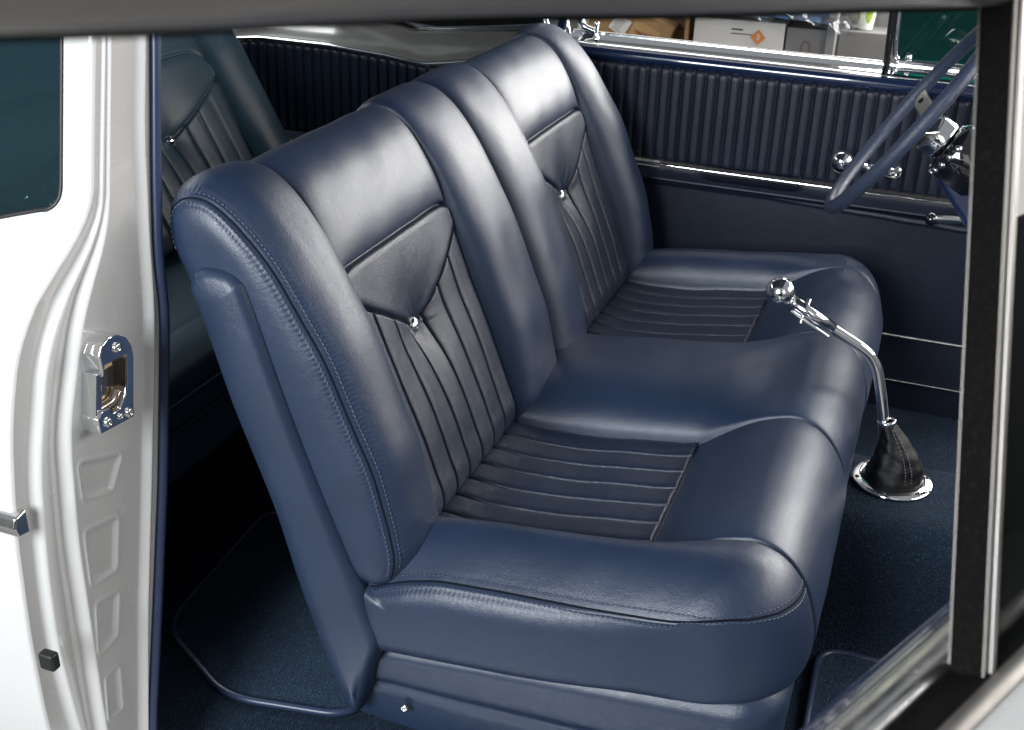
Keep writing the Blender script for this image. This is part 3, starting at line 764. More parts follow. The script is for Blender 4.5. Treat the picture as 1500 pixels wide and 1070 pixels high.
# vent window
T('vent_frame', [(.452, 1.488, 1.15), (.456, 1.488, .95), (.462, 1.487, .83), (.470, 1.487, .806), (.49, 1.487, .800), (.66, 1.487, .797), (.85, 1.487, .795)], .0065, M['chrome'], fd, sm=8)
T('vent_seal', [(.440, 1.482, 1.15), (.444, 1.482, .95), (.449, 1.481, .82), (.452, 1.480, .785)], .0075, M['black_gloss'], fd, sm=8)
bm = bmesh.new(); box(bm, (.60, 1.490, .985), (.28, .005, .36)); bmobj('vent_glass', bm, M['glass_green'], fd, smooth=False)
bm = bmesh.new(); lathe(bm, [(0, -.004), (.007, -.004), (.007, .004), (0, .005)], (.492, 1.482, .812), (0, -1, 0), 20); bmobj('vent_pivot', bm, M['chrome'], fd)
bm = bmesh.new(); box(bm, (.655, 1.44, .775), (.02, .03, .035)); box(bm, (.668, 1.438, .80), (.012, .02, .04)); bmobj('vent_latch', bm, M['chrome'], fd, bevel=.005)

# ------------------------------------------------------------------ car body
cb_ = thing('car_body', 'white car body: near door jamb with latch striker, rear quarter, far quarter trim and roof', 'car body', (-.3, .6, .0))
# near door jamb as a relief
def col_(pts): 
    z = np.array([p[1] for p in pts]); y = np.array([p[0] for p in pts]); o = np.argsort(z); z, y = z[o], y[o]
    def f(q):
        # smooth the control polyline
        acc = 0
        for d, w in ((-.03, .2), (-.015, .2), (0, .2), (.015, .2), (.03, .2)): acc = acc+w*np.interp(q+d, z, y)
        return acc
    return f
cW = col_([(.058, 1.30), (.012, 1.02), (-.016, .865), (-.032, .757), (-.030, .691), (-.075, .466), (-.122, .277), (-.164, .112), (-.18, -.02)])
cF = col_([(.044, 1.30), (-.004, 1.022), (-.028, .909), (-.042, .776), (-.048, .697), (-.095, .477), (-.138, .288), (-.17, .118), (-.19, -.02)])
cH = col_([(-.004, 1.30), (-.052, 1.03), (-.098, .822), (-.165, .735), (-.218, .605), (-.234, .462), (-.242, .182), (-.24, -.02)])
cS = col_([(-.020, 1.30), (-.069, 1.036), (-.120, .815), (-.170, .772), (-.226, .703), (-.267, .577), (-.284, .446), (-.29, .339), (-.284, .226), (-.27, .05)])
cK = col_([(-.034, 1.30), (-.084, 1.038), (-.131, .832), (-.192, .781), (-.253, .724), (-.286, .631), (-.307, .51), (-.317, .371), (-.319, .246), (-.31, .1), (-.29, -.05)])
zs = np.arange(-.02, 1.30, .003); nu = 170; U = np.linspace(0, 1, nu)
Zg, Ug = np.meshgrid(zs, U, indexing='ij')
cS0, cK0 = cS, cK
cS = lambda q: cS0(q)+.012
cK = lambda q: cK0(q)+.020
w, f_, h_, s_, k_ = cW(Zg), cF(Zg), cH(Zg), cS(Zg), cK(Zg)
Yg = w-.004+(k_-w+.004)*Ug
step = lambda c, wd, dep: -dep*ss(-wd, wd, c-Yg)
sw_ = np.clip((h_-k_)/.05, .3, 1)
Xr = -.296+.004*np.exp(-((Yg-f_)/.005)**2)+step(f_-.004, .006, .006)+step(h_+.003*sw_, .007*sw_, .015*sw_)+step(s_+.002, .0045*sw_, .011*sw_)
Xr = Xr+.009*np.exp(-((Yg-(s_+h_)/2)/(.35*(h_-s_)+.001))**2)*sw_*.4
def sdpoly(px, pz, poly):
    poly = np.array(poly); d = np.full(px.shape, 9.); ins_ = np.zeros(px.shape, bool); n = len(poly)
    for i in range(n):
        a, b = poly[i], poly[(i+1) % n]; e = b-a; t = np.clip(((px-a[0])*e[0]+(pz-a[1])*e[1])/(e@e), 0, 1)
        d = np.minimum(d, np.hypot(px-a[0]-t*e[0], pz-a[1]-t*e[1]))
        c = ((a[1] > pz) != (b[1] > pz)) & (px < (b[0]-a[0])*(pz-a[1])/(b[1]-a[1]+1e-12)+a[0]); ins_ ^= c
    return np.where(ins_, -d, d)
for poly in ([(-.199, .552), (-.140, .530), (-.160, .502), (-.200, .516)], [(-.207, .460), (-.162, .449), (-.176, .391), (-.210, .396)],
             [(-.209, .353), (-.181, .346), (-.194, .296), (-.217, .293)], [(-.214, .238), (-.201, .240), (-.206, .184), (-.220, .186)]):
    d = sdpoly(Yg, Zg, poly); Xr = Xr-.0030*(1-ss(-.0015, .007, d))+.0012*np.exp(-((d-.0075)/.0022)**2)
jamb = grid_mesh('door_jamb', np.stack([Xr, Yg, Zg], -1), M['white'], cb_)
# outer skin of the quarter, with a window opening
def skin_y(z): return cK(z)
xsk = np.r_[-.0, -.0015, -.004, -.008, -.014]; 
edge_x = Xr[:, -1]
def skin_patch(name, x0, x1, z0, z1, nx=12):
    zz = np.arange(z0, z1+.0001, .004)
    ex = np.interp(zz, zs, edge_x); P = []
    for i in range(nx):
        t = i/(nx-1)
        if x0 is None:      # start at the jamb edge with a soft radius
            x = ex+(x1-ex)*t**1.6; yy = skin_y(zz)-.004*np.sqrt(np.clip(1-(1-np.clip((ex-x)/.006, 0, 1))**2, 0, 1))
        else: x = np.full(len(zz), x0+(x1-x0)*t); yy = skin_y(zz)-.004
        P.append(np.stack([x, yy, zz], 1))
    return np.array(P)
# panel with the opening cut by dropping faces inside a rounded rectangle
zz = np.arange(0, 1.30, .004); ex = np.interp(zz, zs, edge_x)
tx = np.r_[0, .0012, .003, .006, .010, .016, np.arange(.020, .14, .0035), np.linspace(.145, 1.35, 40)]
P = np.zeros((len(tx), len(zz), 3))
for i, t in enumerate(tx):
    P[i, :, 0] = ex-t; P[i, :, 1] = skin_y(zz)-.005*math.sqrt(max(0, 1-(1-min(1, t/.008))**2)); P[i, :, 2] = zz
WX0, WZ0, RC = -.352, .848, .022
def in_win(x, z):
    # rounded lower front corner; bottom edge rises slightly forward
    zb = WZ0-.0+(x-WX0)*.25-.006
    dx, dz = WX0-x, z-zb
    if dx < 0 or dz < 0 or x < -1.25: return False
    if dx < RC and dz < RC and math.hypot(RC-dx, RC-dz) > RC: return False
    return z < 1.27
me = bpy.data.meshes.new('quarter_panel'); bm = bmesh.new()
V = [[bm.verts.new(P[i, j]) for j in range(len(zz))] for i in range(len(tx))]
for i in range(len(tx)-1):
    for j in range(len(zz)-1):
        c = (P[i, j]+P[i+1, j+1])/2
        if in_win(c[0], c[2]): continue
        bm.faces.new((V[i][j], V[i][j+1], V[i+1][j+1], V[i+1][j]))
for v in [v for v in bm.verts if not v.link_faces]: bm.verts.remove(v)
qp = bmobj('quarter_panel', bm, M['white'], cb_)
# glass just inside the opening with its seal
wz = lambda x: WZ0+(x-WX0)*.25-.006
pts = [(WX0, 1.26)]+[(WX0, z) for z in np.linspace(1.2, WZ0+RC, 8)]+[(WX0-RC+RC*math.cos(R(a)), wz(WX0)+RC-.002-RC*math.sin(R(-a))) for a in np.linspace(0, -90, 8)]
pts = [(WX0, z) for z in np.linspace(1.27, WZ0+RC, 10)]+[(WX0-RC+RC*math.cos(R(a)), wz(WX0-RC)+RC+RC*math.sin(R(a))) for a in np.linspace(-10, -90, 8)]+[(x, wz(x)) for x in np.linspace(WX0-RC-.02, -1.25, 12)]
path = [(x, float(skin_y(np.array(z)))-.004, z) for x, z in pts]
T('window_seal', path, .0032, M['rubber'], qp, sm=3, seg=8)
gz = np.arange(.60, 1.28, .02); P = np.array([[(x, float(skin_y(np.array(z)))+.006, z) for z in gz] for x in np.linspace(-1.27, WX0+.006, 12)])
P2 = P.copy(); 
for i in range(P.shape[0]):
    zb = wz(P[i, 0, 0])-.004
    zz2 = np.linspace(zb, 1.28, P.shape[1]); P2[i, :, 2] = zz2; P2[i, :, 1] = cK(zz2)+.006
grid_mesh('quarter_glass', P2, M['glass_dark'], cb_)
# bright side moulding on the quarter
bm = bmesh.new(); prism(bm, [(-.276, .503), (-.295, .507), (-.299, .519), (-.294, .532), (-.276, .536)], 0, -.319, -1.5); bmobj('side_moulding', bm, M['chrome_soft'], cb_, bevel=.003)
# striker plate: C-shaped chrome casting with screws
def st(u, v): return (-.114+.001157*(u-207)-.000165*(v-520), .662-.000455*(u-207)-.000847*(v-520))
outer = [st(*p) for p in [(157, 515), (161, 499), (170, 488), (183, 484), (196, 489), (204, 501), (207, 517), (207, 606), (158, 625), (154, 604)]]
notch = [st(*p) for p in [(160, 592), (172, 588), (177, 596), (186, 590), (194, 572), (196, 556), (195, 514), (165, 528), (163, 545)]]
bm = bmesh.new(); prism(bm, outer+notch, 0, -.306, -.277); stk = bmobj('striker_plate', bm, M['chrome'], cb_, bevel=.0022, seg=3)
bm = bmesh.new(); prism(bm, [st(*p) for p in [(170, 522), (197, 508), (199, 560), (186, 590), (172, 594)]], 0, -.304, -.292); bmobj('striker_pocket', bm, M['brass'], stk, bevel=.002)
bm = bmesh.new(); prism(bm, [st(*p) for p in [(157, 540), (164, 542), (164, 594), (156, 600)]], 0, -.305, -.281); bmobj('striker_cheek', bm, M['chrome'], stk, bevel=.001)
T('striker_lip', [(-.289, *st(192, 566)), (-.289, *st(185, 582)), (-.289, *st(172, 590)), (-.289, *st(160, 596))], .006, M['brass'], stk, sm=6)
bm = bmesh.new(); prism(bm, [st(*p) for p in [(166, 524), (182, 517), (184, 530), (168, 538)]], 0, -.293, -.285); bmobj('nylon_pad', bm, mat('cream nylon', (.6, .45, .25), .4), stk, bevel=.002)
for (u_, v_) in ((181, 503), (168, 608), (186, 602), (199, 598)):
    y, z = st(u_, v_); screw('screw', (-.2765, y, z), (1, -.1, .1), .0062 if u_ != 186 else .004, M['chrome_soft'], stk)
# rubber bump stop
bm = bmesh.new(); box(bm, (-.300, -.304, .343), (.022, .014, .024)); bs_ = bmobj('bump_stop', bm, M['rubber'], cb_, bevel=.004)
# windlace
T('windlace', [(-.292, float(cW(np.array(z)))+.0015, z) for z in np.linspace(1.29, -.01, 60)], .0066, M['piping'], cb_, sm=0, seg=12)
# inner side trim behind the windlace
zt_ = np.linspace(-.02, 1.28, 60); P = np.array([[(x, float(cW(np.array(z)))+.004, z) for z in zt_] for x in (-.300, -.31, -.5, -1.3)])
P[2:, :, 1] = np.minimum(P[2:, :, 1], .02); o = P[:, zt_ < .80]
grid_mesh('side_trim', o, M['vinyl_dark'], cb_)
P = []
# sill under the near door opening
bm = bmesh.new(); prism(bm, [(-.30, -.02), (-.30, .02), (-.16, .035), (-.10, .030), (-.09, -.02)], 0, -.29, 1.2); bmobj('door_sill', bm, M['white'], cb_, bevel=.006)
bm = bmesh.new(); prism(bm, [(-.15, .036), (-.11, .034), (-.11, .042), (-.15, .043)], 0, -.28, 1.2); bmobj('sill_plate', bm, M['chrome_soft'], cb_)
# roof and rear bulkhead
xs = np.linspace(-1.12, .62, 30); ysr = np.linspace(.03, 1.42, 30); X, Y = np.meshgrid(xs, ysr, indexing='ij')
Z = 1.37-.05*((Y-.72)/.7)**2-.05*np.clip((-.6-X), 0, 1)**2-.06*np.clip(X-.2, 0, 1)**2
grid_mesh('headliner', np.stack([X, Y, Z], -1), M['headliner'], cb_)
grid_mesh('roof_skin', np.stack([X*1.02, .72+(Y-.72)*1.05, Z+.03], -1), M['white'], cb_)
bm = bmesh.new(); box(bm, (-1.33, .72, .42), (.04, 1.5, .86)); bmobj('rear_bulkhead', bm, M['vinyl_dark'], cb_)
# far rear quarter: fluted trim under a painted ledge with a dip in its window line
ztq = lin([-1.30, -1.06, -.86, -.70, -.63, -.60, -.55, -.45, -.28], [.70, .728, .727, .717, .709, .706, .712, .728, .744])
flutes_panel('fluted_trim', -1.30, -.285, lin([-1.3, -.28], [.50, .50]), lambda X: ztq(X)-.006, 1.412, .0262, M['vinyl'], cb_)
P = []
for x in np.linspace(-1.30, -.275, 60):
    z = float(ztq(x)); zo = float(np.interp(x, [-1.3, -.85, -.66, -.60, -.275], [.80, .80, .768, .772, .800]))
    P.append([(x, 1.402, z-.003), (x, 1.405, z+.004), (x, 1.412, z+.007), (x, 1.44, z+.4*(zo-z)), (x, 1.475, zo-.004), (x, 1.50, zo), (x, 1.52, zo-.02)])
grid_mesh('quarter_ledge', np.array(P), M['grey_paint'], cb_)
T('ledge_moulding', [(x, 1.402, float(ztq(x))+.002) for x in np.linspace(-1.25, -.275, 50)], .0052, M['chrome'], cb_, sm=0)
T('quarter_window_moulding', [(-1.3, 1.50, .90), (-.90, 1.50, .832), (-.76, 1.498, .804), (-.66, 1.496, .7805), (-.615, 1.496, .7755), (-.56, 1.496, .779), (-.40, 1.498, .796), (-.330, 1.50, .806)], .0072, M['chrome'], cb_, sm=8)
T('quarter_window_post', [(-.325, 1.5, 1.1), (-.328, 1.5, .90), (-.332, 1.498, .83), (-.325, 1.495, .803)], .009, M['chrome'], cb_, sm=8)
bm = bmesh.new(); box(bm, (-.80, 1.506, .95), (.95, .004, .36)); bmobj('far_quarter_glass', bm, glass('smoked glass', (.05, .07, .06), .4), cb_, smooth=False)
bm = bmesh.new(); box(bm, (-.283, 1.492, .60), (.020, .035, 1.3)); bmobj('far_pillar', bm, M['navy_gloss'], cb_, bevel=.004)
bm = bmesh.new(); box(bm, (-.79, 1.42, .25), (1.0, .02, .50)); bmobj('quarter_lower_trim', bm, M['vinyl_dark'], cb_)
bm = bmesh.new(); box(bm, (-.79, 1.37, .49), (1.0, .09, .024)); bmobj('arm_ledge', bm, M['vinyl_dark'], cb_, bevel=.008)
# front pillar inner (seen through the vent pane)
bm = bmesh.new(); prism(bm, [(.676, .752), (.640, 1.2), (.95, 1.2), (.95, .64)], 1, -.07, .02); fp = bmobj('front_pillar', bm, M['white'], cb_, bevel=.012)
bm = bmesh.new(); lathe(bm, [(0, 0), (.030, 0), (.033, .006), (.02, .016), (.006, .02), (0, .02)], (.712, -.072, .775), (-.2, -1, 0), 32); bmobj('pillar_boss', bm, M['chrome'], fp)

# added hinge-shaped block, standing in for a bright reflection low in the vent pane
bm = bmesh.new(); prism(bm, [(.655, .655), (.668, .705), (.70, .735), (.80, .735), (.80, .60), (.68, .61)], 1, -.19, -.14); hg = bmobj('reflection_block', bm, M['white'], cb_, bevel=.012, seg=5)
T('reflection_bar', [(.668, -.196, .640), (.676, -.198, .685), (.70, -.198, .708), (.76, -.196, .712)], .009, M['chrome'], hg, sm=8)
# ------------------------------------------------------------------ floor of the car
def setup(name, me_obj, kind='structure'): me_obj['kind'] = kind; return me_obj
xs = np.linspace(-1.35, 1.4, 180); ys_ = np.linspace(-.11, 1.41, 160); X, Y = np.meshgrid(xs, ys_, indexing='ij')
tun = 1/(1+np.exp(-(Y-.50)/.012))*1/(1+np.exp((Y-.775)/.012))
Z = .028+.236*tun*(1-.55*ss(-.1, -.9, X)*0)*ss(-.2, .3, X)+.04*tun*(1-ss(-.2, .3, X))+.0012*np.sin(X*37)*np.sin(Y*29)
Z = Z+.9*np.clip(X-1.15, 0, 1)
floor = grid_mesh('floor', np.stack([X, Y, Z], -1), M['carpet']); floor['kind'] = 'structure'
def floor_mat(name, label, poly, z):
    root = thing(name, label, 'floor mat', (sum(p[0] for p in poly)/len(poly), sum(p[1] for p in poly)/len(poly), z))
    c = [Vector((p[0], p[1], 0)) for p in poly]; out = []
    n = len(c)
    for i in range(n):
        a, b, d = c[i-1], c[i], c[(i+1) % n]; r = .05
        p, q = b+(a-b).normalized()*min(r, .45*(a-b).length), b+(d-b).normalized()*min(r, .45*(d-b).length)
        for k in range(9):
            t = k/8; out.append(p*(1-t)**2+b*2*t*(1-t)+q*t*t)
    bm = bmesh.new(); top = [bm.verts.new((v.x, v.y, z+.008)) for v in out]; bot = [bm.verts.new((v.x, v.y, z)) for v in out]
    bm.faces.new(top); m_ = len(out)
    for i in range(m_): bm.faces.new((top[i], bot[i], bot[(i+1) % m_], top[(i+1) % m_]))
    bmobj('mat_pile', bm, M['mat'], root, smooth=False)
    bm = bmesh.new(); tube(bm, [(v.x, v.y, z+.007) for v in out], .0062, 10, closed=True); bmobj('edge_piping', bm, M['piping'], root)
floor_mat('floor_mat', 'navy carpet floor mat with piped edge behind the near end of the bench', [(-.50, .46), (-.47, .10), (-.285, -.006), (-.085, .030), (-.05, .46)], .031)
floor_mat('floor_mat', 'navy carpet floor mat with thin piped edge in front of the bench', [(.556, -.02), (.546, .462), (1.05, .470), (1.05, -.02)], .031)

# ------------------------------------------------------------------ the opened near door, whose window we look through
nd_ = thing('open_near_door', 'white near door swung open, its window frame and dark divider bar close to the viewer', 'car door', (.602, -.597, .9))
P0 = Vector((.602, -.597, 1.059)); h = Vector((.43516866, .90034895, 0)); n_ = Vector((-.85407769, .41280422, -.31645532)); e = Vector((.12652079, -.42525043, -.89618891))
def D(a, ee, nn=0): return P0+h*a+e*ee+n_*nn
# top rail (a curved rounded section)
rail = [(-1.0, -.236), (-.7, -.2105), (-.4365, -.1848), (-.352, -.1792), (-.293, -.1750), (-.217, -.1681), (-.089, -.1581), (-.008, -.1515), (.06, -.1465), (.25, -.134)]
bm = bmesh.new(); tube(bm, smoothpath([D(a, ee-.011, .0) for a, ee in rail], 8), .0125, 20, flat=(1., 1.25), up=e); bmobj('window_frame_rail', bm, M['bar'], nd_)
bm = bmesh.new(); tube(bm, smoothpath([D(a, ee-.003, .016) for a, ee in rail], 8), .004, 12); bmobj('rail_seal', bm, M['felt'], nd_)
# divider post: felt lined channel, bright edges
def bar(name, a0, a1, e0, e1, n0, n1, m, sh=.0, bev=.0015):
    bm = bmesh.new(); vs = []
    for (ee) in (e0, e1):
        s = .0088+sh*(ee+.06) if sh else 0
        for (aa, nn) in ((a0+s, n0), (a1+s, n0), (a1+s, n1), (a0+s, n1)): vs.append(bm.verts.new(D(aa, ee, nn)))
    for f in ((0, 1, 2, 3), (7, 6, 5, 4), (0, 4, 5, 1), (1, 5, 6, 2), (2, 6, 7, 3), (3, 7, 4, 0)): bm.faces.new([vs[i] for i in f])
    return bmobj(name, bm, m, nd_, bevel=bev)
bar('divider_channel', .0, .008, -.15, .165, -.0068, .0082, M['felt'], .02, .0008)
bar('divider_edge', -.0008, .008, -.15, .163, .0082, .0092, M['edge'], .02, .0004)
bar('divider_edge', -.0010, .008, -.15, .163, -.0079, -.0068, M['edge'], .02, .0004)
bar('divider_bead', .003, .007, -.15, .165, -.0096, -.0080, M['bar'], .02, .0007)
bar('vent_glass', .022, .40, -.14, .160, -.004, -.002, M['glass_clear'], .0, 0)
# belt: navy trim edge, bright bead, silver garnish, felt, skin
def belt(name, prof, m, a0=-1.0, a1=.42, bev=0):
    P = [[tuple(D(a, ee+.002*(a+.0)*-.0-.045*min(0, a)*-.0, nn)) for ee, nn in prof] for a in np.linspace(a0, a1, 20)]
    return grid_mesh(name, np.array(P), m, nd_)
sl = lambda a: 0
belt('trim_capping', [(.24, .066), (.20, .064), (.174, .056), (.163, .048), (.1585, .044), (.155, .038), (.1547, .034)], M['navy_gloss'])
belt('garnish_bead', [(.1547, .034), (.1526, .0325), (.1496, .029), (.1502, .027)], M['chrome'])
belt('garnish_moulding', [(.1502, .027), (.1476, .020), (.1476, .0135), (.1502, .0085), (.1530, .0080), (.165, .0078), (.18, .0075)], M['chrome_soft'])
belt('glass_channel', [(.1530, .0085), (.1545, .004), (.1530, -.004), (.1522, -.010)], M['felt'])
belt('belt_moulding', [(.1533, -.009), (.152, -.012), (.1535, -.016), (.158, -.0180)], M['bar'])
belt('outer_skin', [(.160, -.014), (.1595, -.0185), (.163, -.026), (.170, -.036), (.183, -.047), (.205, -.056), (.26, -.062), (.40, -.066), (.75, -.05)], M['white'])
bm = bmesh.new(); vs = [D(a, ee, .06) for a, ee in ((-1.0, .19), (.42, .19), (.42, .8), (-1.0, .8))]; 
bm.faces.new([bm.verts.new(v) for v in vs]); bmobj('inner_trim', bm, M['vinyl'], nd_, smooth=False)

# ------------------------------------------------------------------ workshop beyond the far window
def quad(name, c, sx, sy, sz, m, parent=None, bev=0, rot=None):
    bm = bmesh.new(); box(bm, c, (sx, sy, sz), rot); return bmobj(name, bm, m, parent, bevel=bev, smooth=bool(bev))
wl = quad('wall', (0, 3.6, .9), 7, .05, 3.4, M['wall']); wl['kind'] = 'structure'
pl_ = quad('pale_pillar', (-.60, 3.2, .6), .34, .1, 2.4, M['wall_light']); setp(pl_, 'pale painted pillar behind the rear edge of the far door window', 'pillar')
gf = quad('ground', (0, 1.2, -.22), 9, 8, .04, M['concrete']); gf['kind'] = 'structure'
wb = thing('workbench', 'grey workbench carrying boxes beyond the far window', 'workbench', (0, 2.75, .4))
quad('bench_top', (-.15, 2.76, .42), 1.9, .60, .04, M['cabinet'], wb, .004); 
for x in (-1.0, .7): quad('leg', (x, 2.6, .10), .05, .05, .60, M['cabinet'], wb, .003)
def textobj(body, size, loc, rot, m, parent, name='print', ext=.0003):
    cu = bpy.data.curves.new(name, 'FONT'); cu.body = body; cu.size = size; cu.extrude = ext; cu.align_x = 'CENTER'; cu.align_y = 'CENTER'
    tmp = bpy.data.objects.new(name, cu); dg = bpy.context.evaluated_depsgraph_get(); COL.objects.link(tmp); dg.update()
    me = bpy.data.meshes.new_from_object(tmp.evaluated_get(dg)); bpy.data.objects.remove(tmp)
    me.transform(Matrix.Translation(loc) @ rot.to_4x4())
    return link(name, me, m, parent, False)
RF = Matrix.Rotation(R(90), 3, 'X')          # text facing -y
# white carton
wbx = thing('white_carton', 'white cardboard carton with an orange diamond mark, beyond the far window', 'carton', (-.063, 2.7, .44))
quad('carton_body', (-.063, 2.70, .560), .286, .20, .24, M['white_card'], wbx, .003)
lb = quad('warning_diamond', (.0, 2.5985, .632), .034, .002, .034, M['orange'], wbx, rot=Matrix.Rotation(R(45), 3, 'Y'))
textobj('3', .024, (.0, 2.597, .632), RF, M['label'], wbx)
bm = bmesh.new()
for i, (w_, z, hh) in enumerate(((.036, .651, .0045), (.078, .638, .0026))): box(bm, (-.066+w_/2-.02, 2.5992, z), (w_, .001, hh))
bmobj('print', bm, M['ink'], wbx, smooth=False)
bm = bmesh.new()
for z in (.598, .592): box(bm, (.0, 2.5992, z), (.045, .001, .0018))
bmobj('fine_print', bm, M['ink_grey'], wbx, smooth=False)
# grey carton beside it with a ring mark
gbx = thing('grey_carton', 'grey carton with a faint ring print right of the white carton', 'carton', (.15, 2.7, .44))
quad('carton_body', (.150, 2.70, .555), .128, .19, .23, M['grey_card'], gbx, .003)
bm = bmesh.new(); tube(bm, [(.150+.013*math.cos(R(t)), 2.604, .610+.022*math.sin(R(t))) for t in range(0, 360, 15)], .0025, 8, closed=True); bmobj('ring_print', bm, mat('faded brown print', (.16, .11, .09), .7), gbx)
# brown carton tilted, label and winged badge
bc = thing('brown_carton', 'brown cardboard box with a white label and a winged badge sticker', 'cardboard box', (-.42, 2.7, .44))
rot = Matrix.Rotation(R(20), 3, 'Y')
quad('carton_body', (-.435, 2.72, .588), .27, .22, .20, M['cardboard'], bc, .003, rot)
LB = (-.033, .0355); BG = (.053, .0385)
def onbox(x, z, dy=-.112): v = rot @ Vector((x, dy, z)); return v+Vector((-.435, 2.72, .588))
quad('label', onbox(*LB), .058, .002, .058, M['label'], bc, rot=Matrix.Rotation(R(30), 3, 'Y'))
bm = bmesh.new()
for i in range(7): 
    c = onbox(*LB, -.1135)+Matrix.Rotation(R(30), 3, 'Y') @ Vector((random.uniform(-.006, .004), 0, .022-.0072*i)); box(bm, c, (random.uniform(.02, .038), .0008, .0022), Matrix.Rotation(R(30), 3, 'Y'))
bmobj('label_print', bm, M['ink_grey'], bc, smooth=False)
quad('badge_sticker', onbox(*BG), .095, .002, .062, noisecol('tan sticker', (.45, .28, .12), .05), bc, rot=Matrix.Rotation(R(24), 3, 'Y'))
bm = bmesh.new(); RW_ = Matrix.Rotation(R(12), 3, 'Y'); cbad = onbox(*BG, -.1145)
for sgn in (-1, 1):
    for k in range(3):
        pts = [(0, .004-.004*k), (sgn*(.034-.006*k), .010-.005*k), (sgn*(.030-.006*k), .004-.005*k), (0, 0-.004*k)]
        fs = [bm.verts.new(cbad+RW_ @ Vector((x, -.0006*k, z))) for x, z in pts]; bm.faces.new(fs)
bmobj('badge_wings', bm, mat('red brown print', (.30, .09, .04), .6), bc, smooth=False)
bm = bmesh.new(); lathe(bm, [(0, .002), (.007, .002), (.007, 0), (0, 0)], cbad+Vector((0, -.001, 0)), (0, -1, 0), 24); bmobj('badge_roundel', bm, M['ink'], bc)
bm = bmesh.new(); lathe(bm, [(0, .0008), (.0025, .0008), (.0025, 0), (0, 0)], cbad+Vector((0, -.0032, 0)), (0, -1, 0), 16); bmobj('badge_centre', bm, M['label'], bc)
# open dark carton
oc = thing('open_dark_carton', 'dark brown open carton between the brown box and the white carton', 'carton', (-.28, 2.72, .44))
quad('carton_body', (-.275, 2.78, .53), .12, .2, .18, M['cardboard_dark'], oc, .002)
quad('flap', (-.300, 2.70, .635), .15, .004, .075, M['cardboard_dark'], oc, rot=Matrix.Rotation(R(38), 3, 'Y'))
quad('flap', (-.232, 2.66, .61), .012, .10, .20, M['cardboard'], oc)
# plastic wrapped pack on top of the cartons
pk = thing('wrapped_parts_pack', 'dark blue pack in crumpled clear film lying across the carton tops', 'plastic bag', (-.02, 2.72, .69))
xs = np.linspace(-.32, .26, 90); ysx = np.linspace(2.56, 2.86, 50); X, Y = np.meshgrid(xs, ysx, indexing='ij')
nz = sum(rng.normal()*np.sin(X*rng.uniform(20, 110)+Y*rng.uniform(-90, 90)+rng.uniform(0, 6)) for _ in range(16))*.0022
env = np.sqrt(np.clip(1-((X+.03)/.30)**4, 0, 1))*np.sqrt(np.clip(1-((Y-2.71)/.16)**4, 0, 1))
grid_mesh('pack', np.stack([X*.86, Y, .687+.028*env+nz*env*.5], -1), M['blue_bag'], pk)
grid_mesh('film', np.stack([X*1.02+.01, Y*1.0-.01, .690+.034*env+nz*1.6-.05*np.clip(X-.14, 0, 1)*6*.4-.04*np.clip(2.6-Y, 0, 1)*8*.4], -1), M['film'], pk)
# cabinet and cup
cab = thing('cabinet', 'tall grey cabinet at the right of the cartons', 'cabinet', (.55, 2.8, .2))
quad('cabinet_body', (.60, 2.80, .437), .72, .30, .46, M['cabinet'], cab, .004); quad('side_board', (.222, 2.62, .60), .028, .06, .42, M['grey_card'], cab, .003)
quad('back_board', (.60, 2.79, .78), .72, .02, .24, M['cabinet'], cab, .002)
cup = thing('paper_cup', 'small white and green paper cup standing on the grey cabinet', 'cup', (.312, 2.70, .681))
bm = bmesh.new(); lathe(bm, [(0, 0), (.022, 0), (.0225, .003), (.030, .085), (.031, .088), (.029, .088), (.0215, .005), (0, .005)], (.312, 2.70, .668), (0, 0, 1), 32); cpb = bmobj('cup_body', bm, M['cup'], cup)
bm = bmesh.new()
for a0 in (200, 290):
    rows = []
    for i in range(8):
        q = .25+.5*i/7; hw = 26*math.sin(math.pi*(i+.5)/8); r = .0225+.0078*q*1.02+.0004
        rows.append([bm.verts.new((.312+r*math.cos(R(a0+hw*t)), 2.70+r*math.sin(R(a0+hw*t)), .668+.088*q)) for t in (-1, -.5, 0, .5, 1)])
    for A_, B_ in zip(rows[:-1], rows[1:]):
        for k in range(4): bm.faces.new((A_[k], A_[k+1], B_[k+1], B_[k]))
bmobj('cup_print', bm, M['cup_green'], cpb)

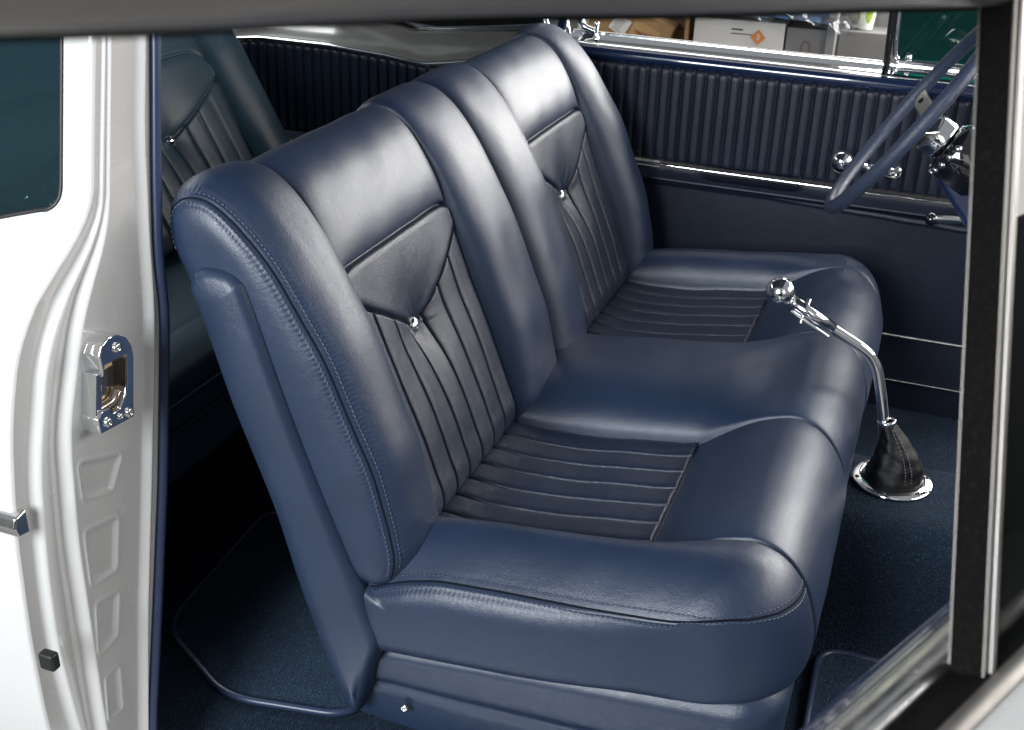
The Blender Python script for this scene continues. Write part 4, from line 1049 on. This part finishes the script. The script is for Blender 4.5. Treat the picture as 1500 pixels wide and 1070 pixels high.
# ------------------------------------------------------------------ light
w = bpy.data.worlds.new('World'); S.world = w; w.use_nodes = True
nt = w.node_tree; bg = nt.nodes['Background']
tc = nt.nodes.new('ShaderNodeTexCoord'); sep = nt.nodes.new('ShaderNodeSeparateXYZ'); rp = nt.nodes.new('ShaderNodeValToRGB')
nt.links.new(tc.outputs['Generated'], sep.inputs[0]); mr = nt.nodes.new('ShaderNodeMapRange'); mr.inputs[1].default_value = -1; nt.links.new(sep.outputs[2], mr.inputs[0])
nt.links.new(mr.outputs[0], rp.inputs[0]); el = rp.color_ramp.elements
el[0].position = .35; el[0].color = (.06, .06, .065, 1); el[1].position = .62; el[1].color = (.55, .58, .62, 1)
nt.links.new(rp.outputs[0], bg.inputs[0]); bg.inputs[1].default_value = .52
def area(name, loc, target, sx, sy, power, color=(1, 1, 1)):
    l = bpy.data.lights.new(name, 'AREA'); l.shape = 'RECTANGLE'; l.size = sx; l.size_y = sy; l.energy = power; l.color = color
    o = bpy.data.objects.new(name, l); COL.objects.link(o); o.location = loc
    o.rotation_euler = (Vector(target)-Vector(loc)).to_track_quat('-Z', 'Y').to_euler(); return o
area('softbox_windscreen', (2.1, .9, 1.45), (-.1, .65, .55), 1.3, .8, 30, (1, .97, .93))
area('softbox_near_side', (-.50, -2.6, 1.75), (-.25, .0, .6), 1.2, 1.4, 150, (.90, .95, 1.))
area('softbox_far_side', (1.25, 2.5, 1.42), (.0, .3, .7), 2.2, 1.05, 112, (1, .98, .95))
area('softbox_workshop', (-.2, 1.9, 2.2), (0, 3., .5), 1.2, .6, 7, (1, .95, .88))
area('rear_seat_fill', (-1.9, .75, 1.9), (-.72, .6, .40), 1.3, .7, 23, (.95, .98, 1.))  # added fill lamp to brighten the rear cushion, no such source known

# ------------------------------------------------------------------ camera
cam = bpy.data.cameras.new('camera'); co = bpy.data.objects.new('camera', cam); COL.objects.link(co); S.camera = co
F = Vector((-.31096376, .84085575, -.44301597)); Rt = Vector((.9334503, .35789716, .02408642)); Up = Vector((-.17880737, .40604339, .8961901))
mt = Matrix((Rt, Up, -F)).transposed().to_4x4(); mt.translation = Vector((.569, -1.095, 1.2665)); co.matrix_world = mt
cam.sensor_width = 36; cam.lens = 36*1655.7/1500; cam.clip_start = .02; cam.clip_end = 60
cam.dof.use_dof = True; cam.dof.focus_distance = 1.55; cam.dof.aperture_fstop = 13
S.render.resolution_x = 1024; S.render.resolution_y = 730
S.view_settings.view_transform = 'Standard'; S.view_settings.look = 'None'; S.view_settings.exposure = 0; S.view_settings.gamma = 1
S.render.engine = 'CYCLES'
